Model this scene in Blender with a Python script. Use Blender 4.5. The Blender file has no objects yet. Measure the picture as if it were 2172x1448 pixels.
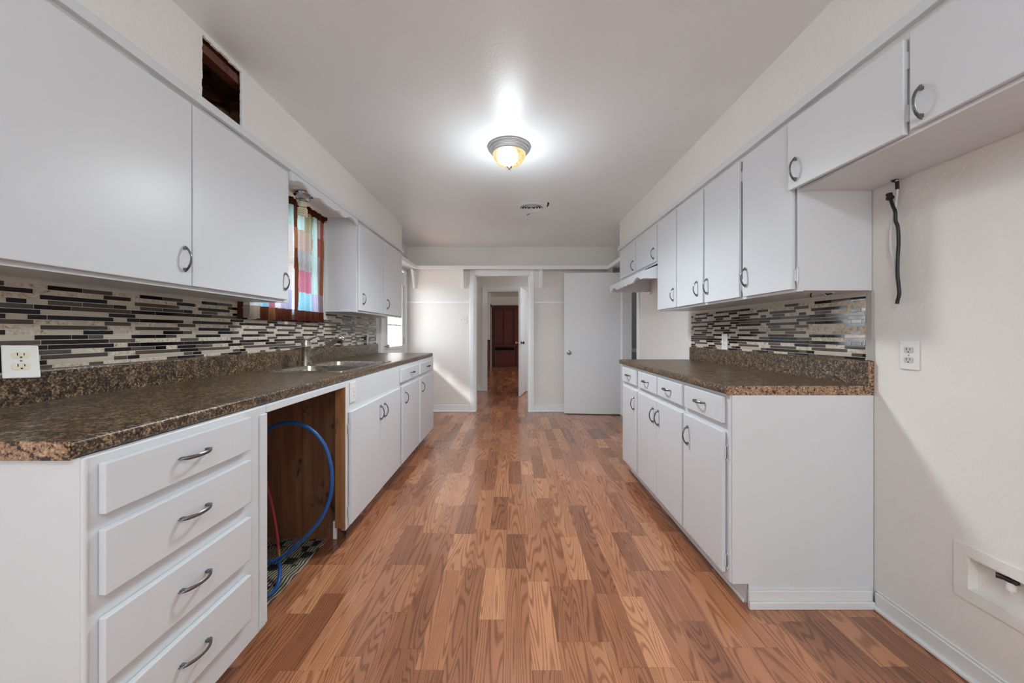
import bpy, bmesh, math, random
from mathutils import Vector, Matrix

random.seed(7)
scn = bpy.context.scene
C = scn.collection
PI = math.pi

# ------------------------------------------------------------------ camera
CAMZ = 1.1643
cam_d = bpy.data.cameras.new('camera')
cam_d.sensor_width = 36.0
cam_d.lens = 780.0 / 2172.0 * 36.0
cam_d.shift_x = -3.0 / 2172.0
cam_d.shift_y = -18.0 / 2172.0
cam_d.clip_start = 0.05
cam = bpy.data.objects.new('camera', cam_d)
cam.location = (0, 0, CAMZ)
cam.rotation_euler = (PI / 2, 0, 0)
C.objects.link(cam)
scn.camera = cam

# ------------------------------------------------------------------ world, sun, large lights, exposure
W = bpy.data.worlds.new('world'); scn.world = W
W.use_nodes = True
wn = W.node_tree.nodes; wl = W.node_tree.links
wn['Background'].inputs[0].default_value = (0.80, 0.90, 1.0, 1)
wn['Background'].inputs[1].default_value = 15.0

sun_d = bpy.data.lights.new('sun', 'SUN')
sun_d.energy = 20.0; sun_d.angle = math.radians(9); sun_d.color = (1.0, 0.97, 0.93)
sun = bpy.data.objects.new('sun', sun_d); C.objects.link(sun)
sun.rotation_euler = Vector((0.66, 0.56, -0.66)).to_track_quat('-Z', 'Y').to_euler()

def area(name, loc, direction, sx, sy, power, col=(1, 1, 1)):
    d = bpy.data.lights.new(name, 'AREA'); d.shape = 'RECTANGLE'
    d.size = sx; d.size_y = sy; d.energy = power; d.color = col
    o = bpy.data.objects.new(name, d); C.objects.link(o); o.location = loc
    o.rotation_euler = Vector(direction).to_track_quat('-Z', 'Y').to_euler()
    return o
# area lights of the rear, the hall, the far den and the side room
area('rear_fill_light', (0.0, -2.93, 1.45), (0, 1, 0.05), 2.7, 1.7, 34, (0.84, 0.945, 1.0))  # added fill light behind the camera; the wall there is solid
area('hall_ceiling_glow', (1.3, 6.1, 2.42), (0, 0, -1), 0.35, 0.35, 15, (0.92, 0.96, 1.0))
area('den_fill_light', (2.9, 9.6, 1.4), (-1, 0.15, 0), 1.2, 1.2, 34, (1.0, 0.97, 0.93))  # added to brighten the den; no window stands there
area('side_room_light', (2.45, 4.2, 1.5), (0, 1, 0), 0.5, 0.6, 1.2, (0.95, 0.98, 1.0))  # dim area light standing inside the windowless side room

for nm, lc, d_, sx, sy in (('door_portal', (-1.72, 4.9, 1.41), (1, 0, 0), 0.62, 0.90), ('window_portal', (-1.72, 2.54, 1.67), (1, 0, 0), 0.86, 0.75)):
    po_ = area(nm, lc, d_, sx, sy, 1); po_.data.cycles.is_portal = True

vs = scn.view_settings
vs.view_transform = 'Standard'; vs.look = 'None'; vs.gamma = 1.0; vs.use_curve_mapping = False
vs.exposure = 0.17
scn.cycles.max_bounces = 10
scn.cycles.diffuse_bounces = 6
scn.cycles.sample_clamp_indirect = 6.0

# ------------------------------------------------------------------ materials
def nodes(name):
    m = bpy.data.materials.new(name); m.use_nodes = True
    nt = m.node_tree
    return m, nt, nt.nodes['Principled BSDF']
def N(nt, typ, **kw):
    n = nt.nodes.new(typ)
    for k, v in kw.items():
        setattr(n, k, v)
    return n
def L(nt, a, b): nt.links.new(a, b)
def ramp(nt, stops, interp='LINEAR'):
    r = N(nt, 'ShaderNodeValToRGB'); r.color_ramp.interpolation = interp
    e = r.color_ramp.elements
    while len(e) > 1: e.remove(e[-1])
    e[0].position = stops[0][0]; e[0].color = tuple(stops[0][1]) + (1,)
    for p, c in stops[1:]:
        x = e.new(p); x.color = tuple(c) + (1,)
    return r
def math_n(nt, op, a, b=None, c=None):
    n = N(nt, 'ShaderNodeMath', operation=op)
    for i, v in enumerate((a, b, c)):
        if v is None: continue
        if isinstance(v, (int, float)): n.inputs[i].default_value = v
        else: L(nt, v, n.inputs[i])
    return n.outputs[0]
def mixc(nt, fac, a, b, blend='MIX'):
    n = N(nt, 'ShaderNodeMix', data_type='RGBA', blend_type=blend)
    for sock, v in ((n.inputs[0], fac), (n.inputs[6], a), (n.inputs[7], b)):
        if isinstance(v, (int, float)): sock.default_value = v
        elif isinstance(v, tuple): sock.default_value = v if len(v) == 4 else v + (1,)
        else: L(nt, v, sock)
    return n.outputs[2]
def pos(nt, scale=(1, 1, 1), loc=None):
    g = N(nt, 'ShaderNodeNewGeometry')
    mp = N(nt, 'ShaderNodeMapping'); mp.inputs['Scale'].default_value = scale
    L(nt, g.outputs['Position'], mp.inputs['Vector'])
    if loc is not None: L(nt, loc, mp.inputs['Location'])
    return mp.outputs[0]
def noise(nt, vec, scale, detail=2, rough=0.5, dist=0.0):
    n = N(nt, 'ShaderNodeTexNoise'); n.inputs['Scale'].default_value = scale
    n.inputs['Detail'].default_value = detail; n.inputs['Roughness'].default_value = rough
    n.inputs['Distortion'].default_value = dist
    L(nt, vec, n.inputs['Vector'])
    return n
def bump(nt, p, height, strength, dist=0.01):
    b = N(nt, 'ShaderNodeBump'); b.inputs['Strength'].default_value = strength
    b.inputs['Distance'].default_value = dist
    L(nt, height, b.inputs['Height']); L(nt, b.outputs[0], p.inputs['Normal'])

def plain(name, col, rough=0.5, metal=0.0, spec=0.5, coat=0.0):
    m, nt, p = nodes(name)
    p.inputs['Base Color'].default_value = tuple(col) + (1,)
    p.inputs['Roughness'].default_value = rough
    p.inputs['Metallic'].default_value = metal
    p.inputs['Specular IOR Level'].default_value = spec
    p.inputs['Coat Weight'].default_value = coat
    return m
def paint(name, col, rough, bscale, bstr, bdist=0.002, stretch=(1, 1, 1), var=0.04, specks=0.0, spec=0.5, bdetail=3):
    m, nt, p = nodes(name)
    v = pos(nt, stretch)
    n1 = noise(nt, pos(nt), 1.3, 3)
    c = ramp(nt, [(0.3, [x * (1 - var) for x in col]), (0.7, [min(1, x * (1 + var)) for x in col])])
    L(nt, n1.outputs[0], c.inputs[0])
    out = c.outputs[0]
    if specks > 0:
        n2 = noise(nt, pos(nt), 34, 2)
        r2 = ramp(nt, [(0.74, (0, 0, 0)), (0.80, (1, 1, 1))])
        L(nt, n2.outputs[0], r2.inputs[0])
        out = mixc(nt, math_n(nt, 'MULTIPLY', r2.outputs[0], specks), out, (0.22, 0.20, 0.18))
    L(nt, out, p.inputs['Base Color'])
    p.inputs['Roughness'].default_value = rough
    p.inputs['Specular IOR Level'].default_value = spec
    nb = noise(nt, v, bscale, bdetail, 0.6)
    bump(nt, p, nb.outputs[0], bstr, bdist)
    return m

M = {}
M['cab'] = paint('cabinet_white_paint', (0.695, 0.715, 0.745), 0.33, 60, 0.25, 0.001, (1, 1, 0.12), 0.02)
M['wall'] = paint('wall_cream_paint', (0.80, 0.775, 0.74), 0.5, 42, 0.8, 0.003, (1, 1, 1), 0.025)
M['ceil'] = paint('ceiling_paint', (0.83, 0.86, 0.875), 0.36, 70, 0.35, 0.002, (1, 1, 1), 0.03)
M['trim'] = paint('trim_white_paint', (0.86, 0.875, 0.89), 0.35, 50, 0.2, 0.001, (1, 1, 1), 0.02)
M['scuff'] = paint('scuffed_white_paint', (0.76, 0.765, 0.77), 0.4, 50, 0.25, 0.001, (1, 1, 1), 0.04, 0.5)
M['door'] = paint('door_white_paint', (0.80, 0.82, 0.84), 0.42, 45, 0.2, 0.001, (1, 1, 0.2), 0.02)
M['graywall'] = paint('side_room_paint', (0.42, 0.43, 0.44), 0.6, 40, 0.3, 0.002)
M['nickel'] = plain('brushed_nickel', (0.42, 0.42, 0.43), 0.28, 1.0)
M['pull'] = plain('satin_pull', (0.22, 0.22, 0.225), 0.26, 1.0)
M['chrome'] = plain('chrome', (0.62, 0.62, 0.64), 0.12, 1.0)
M['brass'] = plain('brass', (0.62, 0.40, 0.14), 0.28, 1.0)
M['black'] = plain('black_plastic', (0.012, 0.012, 0.013), 0.4)
M['dark'] = plain('dark_cavity', (0.01, 0.009, 0.008), 0.9, spec=0.1)
M['plastic'] = plain('white_plastic', (0.80, 0.79, 0.77), 0.35)
M['ivory'] = plain('ivory_plastic', (0.78, 0.70, 0.56), 0.35)
M['cfl'] = plain('bulb_glass', (0.74, 0.66, 0.46), 0.3)
M['blue'] = plain('blue_hose', (0.010, 0.085, 0.30), 0.35)
M['red'] = plain('red_hose', (0.20, 0.010, 0.016), 0.4)
M['white_cable'] = plain('white_cable', (0.72, 0.70, 0.67), 0.5)
M['grout'] = paint('grout', (0.62, 0.565, 0.50), 0.85, 180, 0.5, 0.001, var=0.06)
M['ground'] = paint('outside_ground', (0.40, 0.38, 0.33), 0.9, 20, 0.4)
M['siding'] = paint('outside_siding', (0.75, 0.76, 0.78), 0.7, 20, 0.2)

# steel with a fine brush
def steel():
    m, nt, p = nodes('brushed_steel')
    p.inputs['Metallic'].default_value = 1.0
    p.inputs['Base Color'].default_value = (0.47, 0.44, 0.385, 1)
    n = noise(nt, pos(nt, (30, 30, 120)), 1.0, 2)
    r = ramp(nt, [(0.3, (0.25,) * 3), (0.7, (0.31,) * 3)]); L(nt, n.outputs[0], r.inputs[0])
    L(nt, r.outputs[0], p.inputs['Roughness'])
    return m
M['steel'] = steel()

def glass():
    m, nt, p = nodes('window_glass')
    out = nt.nodes['Material Output']
    t = N(nt, 'ShaderNodeBsdfTransparent'); g = N(nt, 'ShaderNodeBsdfGlossy'); g.inputs['Roughness'].default_value = 0.02
    mx = N(nt, 'ShaderNodeMixShader'); mx.inputs[0].default_value = 0.07
    L(nt, t.outputs[0], mx.inputs[1]); L(nt, g.outputs[0], mx.inputs[2]); L(nt, mx.outputs[0], out.inputs[0])
    return m
M['glass'] = glass()

# oak laminate strips: contour lines of a stretched noise give cathedral grain
def oak(name, attr):
    m, nt, p = nodes(name)
    oi = N(nt, 'ShaderNodeObjectInfo')
    if attr:
        at = N(nt, 'ShaderNodeAttribute', attribute_name='tone'); tone = at.outputs['Fac']
        at2 = N(nt, 'ShaderNodeAttribute', attribute_name='shift'); sh = at2.outputs['Fac']
    else:
        sp = N(nt, 'ShaderNodeSeparateColor'); L(nt, oi.outputs['Color'], sp.inputs[0])
        tone = sp.outputs[0]; sh = sp.outputs[1]
    off = N(nt, 'ShaderNodeCombineXYZ')
    L(nt, math_n(nt, 'MULTIPLY', sh, 37.0), off.inputs[0]); L(nt, math_n(nt, 'MULTIPLY', sh, 91.0), off.inputs[1])
    L(nt, math_n(nt, 'MULTIPLY', sh, 53.0), off.inputs[2])
    v = pos(nt, (10.5, 0.72, 1.0), off.outputs[0])
    n1 = noise(nt, v, 1.0, 1.2, 0.4, 0.25)
    amp = math_n(nt, 'ADD', 118.0, math_n(nt, 'MULTIPLY', sh, 80.0))
    s = math_n(nt, 'SINE', math_n(nt, 'MULTIPLY', n1.outputs[0], amp))
    band = N(nt, 'ShaderNodeMapRange'); band.inputs[1].default_value = 0.0; band.inputs[2].default_value = 0.85
    L(nt, s, band.inputs[0])
    fine = noise(nt, pos(nt, (330, 16, 1), off.outputs[0]), 1.0, 2)
    soft = noise(nt, pos(nt, (14, 1.6, 1), off.outputs[0]), 1.0, 2)
    base = ramp(nt, [(0.0, (0.26, 0.099, 0.050)), (0.5, (0.465, 0.190, 0.093)), (1.0, (0.655, 0.304, 0.154))])
    t2 = math_n(nt, 'ADD', tone, math_n(nt, 'MULTIPLY', math_n(nt, 'SUBTRACT', soft.outputs[0], 0.5), 0.5))
    L(nt, t2, base.inputs[0])
    dark = mixc(nt, 1.0, base.outputs[0], (0.52, 0.45, 0.40), 'MULTIPLY')
    fz = ramp(nt, [(0.35, (0, 0, 0)), (0.6, (1, 1, 1))]); L(nt, fine.outputs[0], fz.inputs[0])
    k = math_n(nt, 'MULTIPLY', band.outputs[0], math_n(nt, 'ADD', 0.48, math_n(nt, 'MULTIPLY', fz.outputs[0], 0.45)))
    col = mixc(nt, k, base.outputs[0], dark)
    L(nt, col, p.inputs['Base Color'])
    rr = math_n(nt, 'ADD', 0.13, math_n(nt, 'MULTIPLY', fine.outputs[0], 0.12))
    p.inputs['Specular IOR Level'].default_value = 0.8
    L(nt, rr, p.inputs['Roughness'])
    bump(nt, p, math_n(nt, 'MULTIPLY', k, -1.0), 0.06, 0.0008)
    return m
M['oak'] = oak('oak_laminate', False)
M['oak_far'] = oak('oak_laminate_far', True)

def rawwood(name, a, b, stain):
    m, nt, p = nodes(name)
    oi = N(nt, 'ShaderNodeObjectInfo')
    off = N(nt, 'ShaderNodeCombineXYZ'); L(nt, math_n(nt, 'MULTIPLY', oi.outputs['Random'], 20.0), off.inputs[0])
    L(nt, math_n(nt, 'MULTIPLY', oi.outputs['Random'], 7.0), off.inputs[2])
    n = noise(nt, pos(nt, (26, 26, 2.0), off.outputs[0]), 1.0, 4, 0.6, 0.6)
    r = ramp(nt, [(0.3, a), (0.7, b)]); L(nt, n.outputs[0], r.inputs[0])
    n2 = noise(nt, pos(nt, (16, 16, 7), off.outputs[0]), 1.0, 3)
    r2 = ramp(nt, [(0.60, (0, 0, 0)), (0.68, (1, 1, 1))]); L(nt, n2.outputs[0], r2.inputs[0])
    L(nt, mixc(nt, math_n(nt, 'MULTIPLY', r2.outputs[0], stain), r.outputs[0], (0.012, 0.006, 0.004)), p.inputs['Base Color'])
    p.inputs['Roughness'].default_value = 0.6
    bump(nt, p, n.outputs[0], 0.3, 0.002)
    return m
M['oldwood'] = rawwood('old_stained_wood', (0.10, 0.038, 0.016), (0.21, 0.092, 0.040), 0.85)
M['post'] = rawwood('bare_pine_post', (0.24, 0.098, 0.034), (0.38, 0.17, 0.062), 0.4)
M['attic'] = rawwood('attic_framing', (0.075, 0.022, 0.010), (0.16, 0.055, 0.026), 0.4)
M['redwood'] = rawwood('dark_red_paint', (0.085, 0.016, 0.013), (0.125, 0.026, 0.021), 0.1)
M['redtrim'] = rawwood('dark_red_trim', (0.06, 0.011, 0.009), (0.09, 0.018, 0.014), 0.1)
M['wainscot'] = rawwood('brown_panelling', (0.13, 0.062, 0.036), (0.20, 0.10, 0.06), 0.3)

# speckled brown laminate
def granite(name, stops, sc):
    m, nt, p = nodes(name)
    v = pos(nt)
    n1 = noise(nt, v, 190 * sc, 3, 0.6, 0.3)
    n2 = noise(nt, v, 62 * sc, 3, 0.6, 0.8)
    f = math_n(nt, 'ADD', math_n(nt, 'MULTIPLY', n1.outputs[0], 0.6), math_n(nt, 'MULTIPLY', n2.outputs[0], 0.4))
    r = ramp(nt, stops); L(nt, f, r.inputs[0])
    L(nt, r.outputs[0], p.inputs['Base Color'])
    p.inputs['Roughness'].default_value = 0.34
    bump(nt, p, n1.outputs[0], 0.25, 0.0012)
    return m
M['granite'] = granite('brown_speckled_laminate', [(0.40, (0.008, 0.006, 0.005)), (0.455, (0.028, 0.017, 0.010)), (0.50, (0.080, 0.046, 0.023)),
                        (0.55, (0.180, 0.112, 0.057)), (0.61, (0.37, 0.26, 0.155))], 0.85)
M['granite_end'] = granite('pale_speckled_end_strip', [(0.40, (0.018, 0.010, 0.008)), (0.445, (0.085, 0.043, 0.025)), (0.48, (0.27, 0.15, 0.085)),
                        (0.55, (0.38, 0.225, 0.13)), (0.61, (0.54, 0.38, 0.26))], 0.75)

def tilemat(name, a, b, rough, stone=False):
    m, nt, p = nodes(name)
    oi = N(nt, 'ShaderNodeObjectInfo')
    if stone:
        n = noise(nt, pos(nt), 75, 4, 0.65)
        r = ramp(nt, [(0.33, (0.20, 0.11, 0.06)), (0.43, a), (0.62, b)]); L(nt, n.outputs[0], r.inputs[0])
        out = r.outputs[0]
        bump(nt, p, n.outputs[0], 0.5, 0.001)
    else:
        r = ramp(nt, [(0.0, a), (1.0, b)]); L(nt, oi.outputs['Random'], r.inputs[0]); out = r.outputs[0]
    L(nt, out, p.inputs['Base Color'])
    p.inputs['Roughness'].default_value = rough
    p.inputs['Specular IOR Level'].default_value = 0.5 if stone else 0.33
    return m
M['tD'] = tilemat('black_glass_tile', (0.004, 0.002, 0.002), (0.009, 0.004, 0.004), 0.07)
M['tB'] = tilemat('taupe_glass_tile', (0.062, 0.046, 0.038), (0.105, 0.080, 0.066), 0.10)
M['tT'] = tilemat('sand_glass_tile', (0.49, 0.42, 0.34), (0.57, 0.495, 0.41), 0.14)
M['tS'] = tilemat('pitted_stone_tile', (0.50, 0.395, 0.30), (0.68, 0.61, 0.52), 0.6, True)

# ------------------------------------------------------------------ mesh helpers
class MB:
    def __init__(s): s.v = []; s.f = []
    def add(s, vs_, fs):
        o = len(s.v); s.v += [tuple(x) for x in vs_]; s.f += [tuple(i + o for i in f) for f in fs]; return s
    def box(s, x0, x1, y0, y1, z0, z1, bev=0.0, seg=1):
        if x0 > x1: x0, x1 = x1, x0
        if y0 > y1: y0, y1 = y1, y0
        if z0 > z1: z0, z1 = z1, z0
        vs_ = [(x0, y0, z0), (x1, y0, z0), (x1, y1, z0), (x0, y1, z0), (x0, y0, z1), (x1, y0, z1), (x1, y1, z1), (x0, y1, z1)]
        fs = [(0, 3, 2, 1), (4, 5, 6, 7), (0, 1, 5, 4), (1, 2, 6, 5), (2, 3, 7, 6), (3, 0, 4, 7)]
        if bev <= 0: return s.add(vs_, fs)
        bm = bmesh.new()
        b = [bm.verts.new(v) for v in vs_]
        for f in fs: bm.faces.new([b[i] for i in f])
        bmesh.ops.bevel(bm, geom=list(bm.edges), offset=bev, segments=seg, affect='EDGES', profile=0.5)
        bm.verts.index_update()
        s.add([v.co[:] for v in bm.verts], [[v.index for v in f.verts] for f in bm.faces]); bm.free(); return s
    def prism(s, pts, axis, a0, a1):
        """polygon pts (2-D, ccw) extruded along axis from a0 to a1; coordinates in the cyclic order of the other axes"""
        n = len(pts)
        def put(p, a):
            if axis == 'x': return (a, p[0], p[1])
            if axis == 'y': return (p[0], a, p[1])
            return (p[0], p[1], a)
        vs_ = [put(p, a0) for p in pts] + [put(p, a1) for p in pts]
        fs = [tuple(range(n))[::-1], tuple(range(n, 2 * n))]
        for i in range(n): fs.append((i, (i + 1) % n, n + (i + 1) % n, n + i))
        return s.add(vs_, fs)
    def tube(s, path, r, n=8, cap=True):
        P = [Vector(p) for p in path]; vs_ = []; fs = []
        rr = r if isinstance(r, (list, tuple)) else [r] * len(P)
        up = Vector((0, 0, 1)); prev = None
        for i, p in enumerate(P):
            t = (P[min(i + 1, len(P) - 1)] - P[max(i - 1, 0)]).normalized()
            if prev is None:
                a = t.cross(up)
                if a.length < 0.05: a = t.cross(Vector((1, 0, 0)))
                a.normalize()
            else:
                a = (prev - t * prev.dot(t)).normalized()
            prev = a; b = t.cross(a)
            for k in range(n):
                q = p + (a * math.cos(2 * PI * k / n) + b * math.sin(2 * PI * k / n)) * rr[i]
                vs_.append(q[:])
        for i in range(len(P) - 1):
            for k in range(n):
                fs.append((i * n + k, i * n + (k + 1) % n, (i + 1) * n + (k + 1) % n, (i + 1) * n + k))
        if cap:
            fs.append(tuple(range(n))[::-1]); fs.append(tuple(range((len(P) - 1) * n, len(P) * n)))
        return s.add(vs_, fs)
    def lathe(s, prof, c=(0, 0, 0), n=32, axis='z', close=True):
        vs_ = []; fs = []
        for (r, h) in prof:
            for k in range(n):
                a = 2 * PI * k / n; u, w = r * math.cos(a), r * math.sin(a)
                if axis == 'z': q = (c[0] + u, c[1] + w, c[2] + h)
                elif axis == 'x': q = (c[0] + h, c[1] + u, c[2] + w)
                else: q = (c[0] + w, c[1] + h, c[2] + u)
                vs_.append(q)
        m = len(prof)
        for i in range(m - 1):
            for k in range(n):
                fs.append((i * n + k, i * n + (k + 1) % n, (i + 1) * n + (k + 1) % n, (i + 1) * n + k))
        if close:
            fs.append(tuple(range(n))[::-1]); fs.append(tuple(range((m - 1) * n, m * n)))
        return s.add(vs_, fs)
    def loft(s, rings, cap0=False, cap1=False):
        n = len(rings[0]); vs_ = [p for r in rings for p in r]; fs = []
        for i in range(len(rings) - 1):
            for k in range(n):
                fs.append((i * n + k, i * n + (k + 1) % n, (i + 1) * n + (k + 1) % n, (i + 1) * n + k))
        if cap0: fs.append(tuple(range(n))[::-1])
        if cap1: fs.append(tuple(range((len(rings) - 1) * n, len(rings) * n)))
        return s.add(vs_, fs)

WO = {}   # world origin of every object
def link(o, parent, wo):
    C.objects.link(o); WO[o.name] = Vector(wo)
    if parent is not None:
        o.parent = parent; o.location = Vector(wo) - WO[parent.name]
    else: o.location = wo
    return o
def mesh_of(name, mb, mat, origin, smooth=False):
    me = bpy.data.meshes.new(name)
    me.from_pydata([(a - origin[0], b - origin[1], c - origin[2]) for a, b, c in mb.v], [], mb.f)
    bm = bmesh.new(); bm.from_mesh(me); bmesh.ops.recalc_face_normals(bm, faces=bm.faces); bm.to_mesh(me); bm.free()
    me.materials.append(M[mat] if isinstance(mat, str) else mat)
    if smooth:
        for p in me.polygons: p.use_smooth = True
        if smooth is not True: me.set_sharp_from_angle(angle=math.radians(smooth))
    return me
def obj(name, mb, mat, parent=None, smooth=False, label=None):
    xs = [v[0] for v in mb.v]; ys = [v[1] for v in mb.v]; zs = [v[2] for v in mb.v]
    o_ = ((min(xs) + max(xs)) / 2, (min(ys) + max(ys)) / 2, min(zs))
    o = bpy.data.objects.new(name, mesh_of(name, mb, mat, o_, smooth))
    link(o, parent, o_)
    if label: o['label'] = label
    return o
def thing(name, label, cat, loc, group=None, kind=None):
    o = bpy.data.objects.new(name, None); o.empty_display_size = 0.05
    link(o, None, loc); tag(o, label, cat, group, kind); return o
def tag(o, label=None, cat=None, group=None, kind=None):
    if label: o['label'] = label
    if cat: o['category'] = cat
    if group: o['group'] = group
    if kind: o['kind'] = kind
    return o
def struct(name, mb, mat, label, smooth=False):
    return tag(obj(name, mb, mat, None, smooth), label, None, None, 'structure')
def panel_cells(a0, a1, b0, b1, holes):
    """rectangles covering [a0,a1]x[b0,b1] minus holes"""
    A = sorted({a0, a1, *[h[0] for h in holes], *[h[1] for h in holes]})
    out = []
    for i in range(len(A) - 1):
        am = (A[i] + A[i + 1]) / 2
        cuts = sorted([(h[2], h[3]) for h in holes if h[0] < am < h[1]])
        b = b0
        for c0, c1 in cuts:
            if c0 > b: out.append((A[i], A[i + 1], b, c0))
            b = max(b, c1)
        if b < b1: out.append((A[i], A[i + 1], b, b1))
    return out
# ================================================================== STRUCTURE
H = 2.44
XL, XR, YF = -1.57, 1.538, 5.438          # left wall, right wall, far wall of the kitchen

floor = struct('floor', MB().box(-3.1, 3.1, -3.1, 13.2, -0.06, -0.0085), plain('subfloor', (0.09, 0.045, 0.03), 0.7), 'brown oak strip laminate floor running the length of the room')
ceiling = struct('ceiling', MB().box(-3.1, 3.1, -3.1, 13.2, H, H + 0.06), 'ceil', 'off white semi-gloss painted ceiling')

WIN = (2.14, 2.93, 1.30, 2.03); DOR = (4.405, 5.30, 0.0, 2.045)
mb = MB()
for a0, a1, b0, b1 in panel_cells(-3.1, 5.56, 0, H, [WIN, DOR]): mb.box(XL - 0.13, XL, a0, a1, b0, b1)
wall_left = struct('wall_left', mb, 'wall', 'cream textured wall behind the sink counter')
ICE = (1.03, 1.2432, 0.2984, 0.411); RD = (4.54, 5.19, 0.0, 2.04)
mb = MB()
for a0, a1, b0, b1 in panel_cells(-3.1, 5.56, 0, H, [ICE, RD]): mb.box(XR, XR + 0.122, a0, a1, b0, b1)
wall_right = struct('wall_right', mb, 'wall', 'cream textured wall with the fridge alcove')
FD = (-0.565, 0.230, 0.0, 2.0218)
mb = MB()
for a0, a1, b0, b1 in panel_cells(XL, XR, 0, H, [FD]): mb.box(a0, a1, YF, YF + 0.12, b0, b1)
wall_far = struct('wall_far', mb, 'wall', 'cream textured end wall with the cased doorway')
RW = (-1.35, 1.35, 0.6, 2.3)
mb = MB()
mb.box(XL, XR, -3.1, -3.0, 0, H)
struct('wall_rear', mb, 'wall', 'cream solid wall behind the camera')
HD = (-0.5455, 0.245, 0.0, 2.0087)
mb = MB()
for a0, a1, b0, b1 in panel_cells(-1.7, 1.66, 0, H, [HD]): mb.box(a0, a1, 7.40, 7.50, b0, b1)
struct('wall_hall', mb, 'wall', 'cream hall wall with a second doorway')
struct('wall_hall_left', MB().box(-1.8, -1.7, 5.56, 7.5, 0, H), 'wall', 'cream side wall of the hall')
struct('wall_hall_right', MB().box(1.66, 1.76, 5.75, 7.5, 0, H), 'wall', 'cream opposite side wall of the hall')
struct('wall_den', MB().box(-0.9, 3.1, 13.0, 13.1, 0, H), 'wall', 'pale end wall of the far den')
mb = MB().box(-3.1, -0.756, 11.7, 11.8, 0, H).box(-0.856, -0.756, 11.8, 13.0, 0, H)
struct('wall_den_corner', mb, 'wall', 'pale wall corner inside the far den')
mb = MB().box(-3.1, -3.0, 7.5, 11.7, 0, H).box(3.0, 3.1, 7.5, 13.0, 0, H).box(-3.0, -1.7, 7.45, 7.5, 0, H).box(1.66, 3.0, 7.45, 7.5, 0, H)
struct('wall_den_sides', mb, 'wall', 'pale side walls of the far den')
mb = MB().box(2.9, 3.0, 3.5, 5.75, 0, H).box(1.66, 2.9, 3.5, 3.6, 0, H).box(1.66, 3.0, 5.62, 5.75, 0, H)
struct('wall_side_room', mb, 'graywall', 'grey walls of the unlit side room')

# soffits
SXL, SXR = -1.308, 1.2246
HOLE = (1.543, 1.780, 2.10, 2.425)
mb = MB()
for a0, a1, b0, b1 in panel_cells(-0.5, 4.316, 2.085, H, [HOLE]): mb.box(SXL - 0.013, SXL, a0, a1, b0, b1)
mb.box(XL, SXL - 0.013, -0.5, -0.487, 2.085, H).box(XL, SXL - 0.013, 4.303, 4.316, 2.085, H)
mb.box(XL, SXL - 0.013, 2.10, 3.08, 2.125, 2.135)
soffit_l = struct('wall_soffit_left', mb, 'wall', 'cream boxed soffit above the sink side cabinets, with a ragged hole')
# framing seen through the hole
def board(path, w, t, name='framing_board'):
    a, b = Vector(path[0]), Vector(path[1]); d = (b - a).normalized()
    s = d.cross(Vector((1, 0, 0)))
    if s.length < 0.1: s = d.cross(Vector((0, 1, 0)))
    s.normalize(); u = d.cross(s)
    m_ = MB(); vs_ = []
    for p in (a, b):
        for k, l in ((-1, -1), (1, -1), (1, 1), (-1, 1)): vs_.append((p + s * (k * w / 2) + u * (l * t / 2))[:])
    m_.add(vs_, [(0, 1, 2, 3), (7, 6, 5, 4), (0, 1, 5, 4), (1, 2, 6, 5), (2, 3, 7, 6), (3, 0, 4, 7)])
    return obj(name, m_, 'attic', soffit_l)
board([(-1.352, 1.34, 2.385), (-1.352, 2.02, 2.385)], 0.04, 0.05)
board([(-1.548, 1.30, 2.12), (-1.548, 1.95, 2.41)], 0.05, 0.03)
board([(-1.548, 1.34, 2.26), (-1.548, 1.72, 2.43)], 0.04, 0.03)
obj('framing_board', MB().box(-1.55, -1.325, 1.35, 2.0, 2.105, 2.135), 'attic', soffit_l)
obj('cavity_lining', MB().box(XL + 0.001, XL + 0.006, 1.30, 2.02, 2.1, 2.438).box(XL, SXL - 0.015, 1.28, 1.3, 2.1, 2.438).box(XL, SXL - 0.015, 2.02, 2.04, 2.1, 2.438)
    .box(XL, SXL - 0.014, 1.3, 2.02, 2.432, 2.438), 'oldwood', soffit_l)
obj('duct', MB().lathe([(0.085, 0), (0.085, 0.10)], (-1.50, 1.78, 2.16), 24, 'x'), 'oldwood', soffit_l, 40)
rag = MB(); rnd = random.Random(3)      # torn drywall edge of the hole
for k in range(16):
    z = 2.15 + k * 0.017; w = rnd.uniform(0.001, 0.006)
    rag.box(SXL - 0.013, SXL - 0.001, HOLE[0] - 0.001, HOLE[0] + w, z, z + 0.0175)
    w = rnd.uniform(0.004, 0.007)
    rag.box(SXL - 0.0125, SXL - 0.001, HOLE[1] - w, HOLE[1] + 0.001, z, z + 0.0175)
for k in range(12):
    y = HOLE[0] + k * 0.0198; w = rnd.uniform(0.002, 0.008)
    rag.box(SXL - 0.0125, SXL - 0.001, y, y + 0.02, HOLE[3] - w, HOLE[3] + 0.001)
obj('torn_edge', rag, 'trim', soffit_l)

mb = MB().box(SXR, SXR + 0.013, -0.5, 4.235, 2.085, H).box(SXR + 0.013, XR, -0.5, -0.487, 2.085, H).box(SXR + 0.013, XR, 4.222, 4.235, 2.085, H)
struct('wall_soffit_right', mb, 'wall', 'cream boxed soffit above the fridge side cabinets')
struct('trim_1', MB().box(SXL - 0.002, SXL + 0.022, -0.5, 4.325, 2.106, 2.143, 0.004, 2), 'cab', 'white moulding along the top of the sink side cabinets')
struct('trim_2', MB().box(SXR + 0.002, SXR - 0.022, -0.5, 4.245, 2.106, 2.143, 0.004, 2), 'cab', 'white moulding along the top of the fridge side cabinets')

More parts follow.
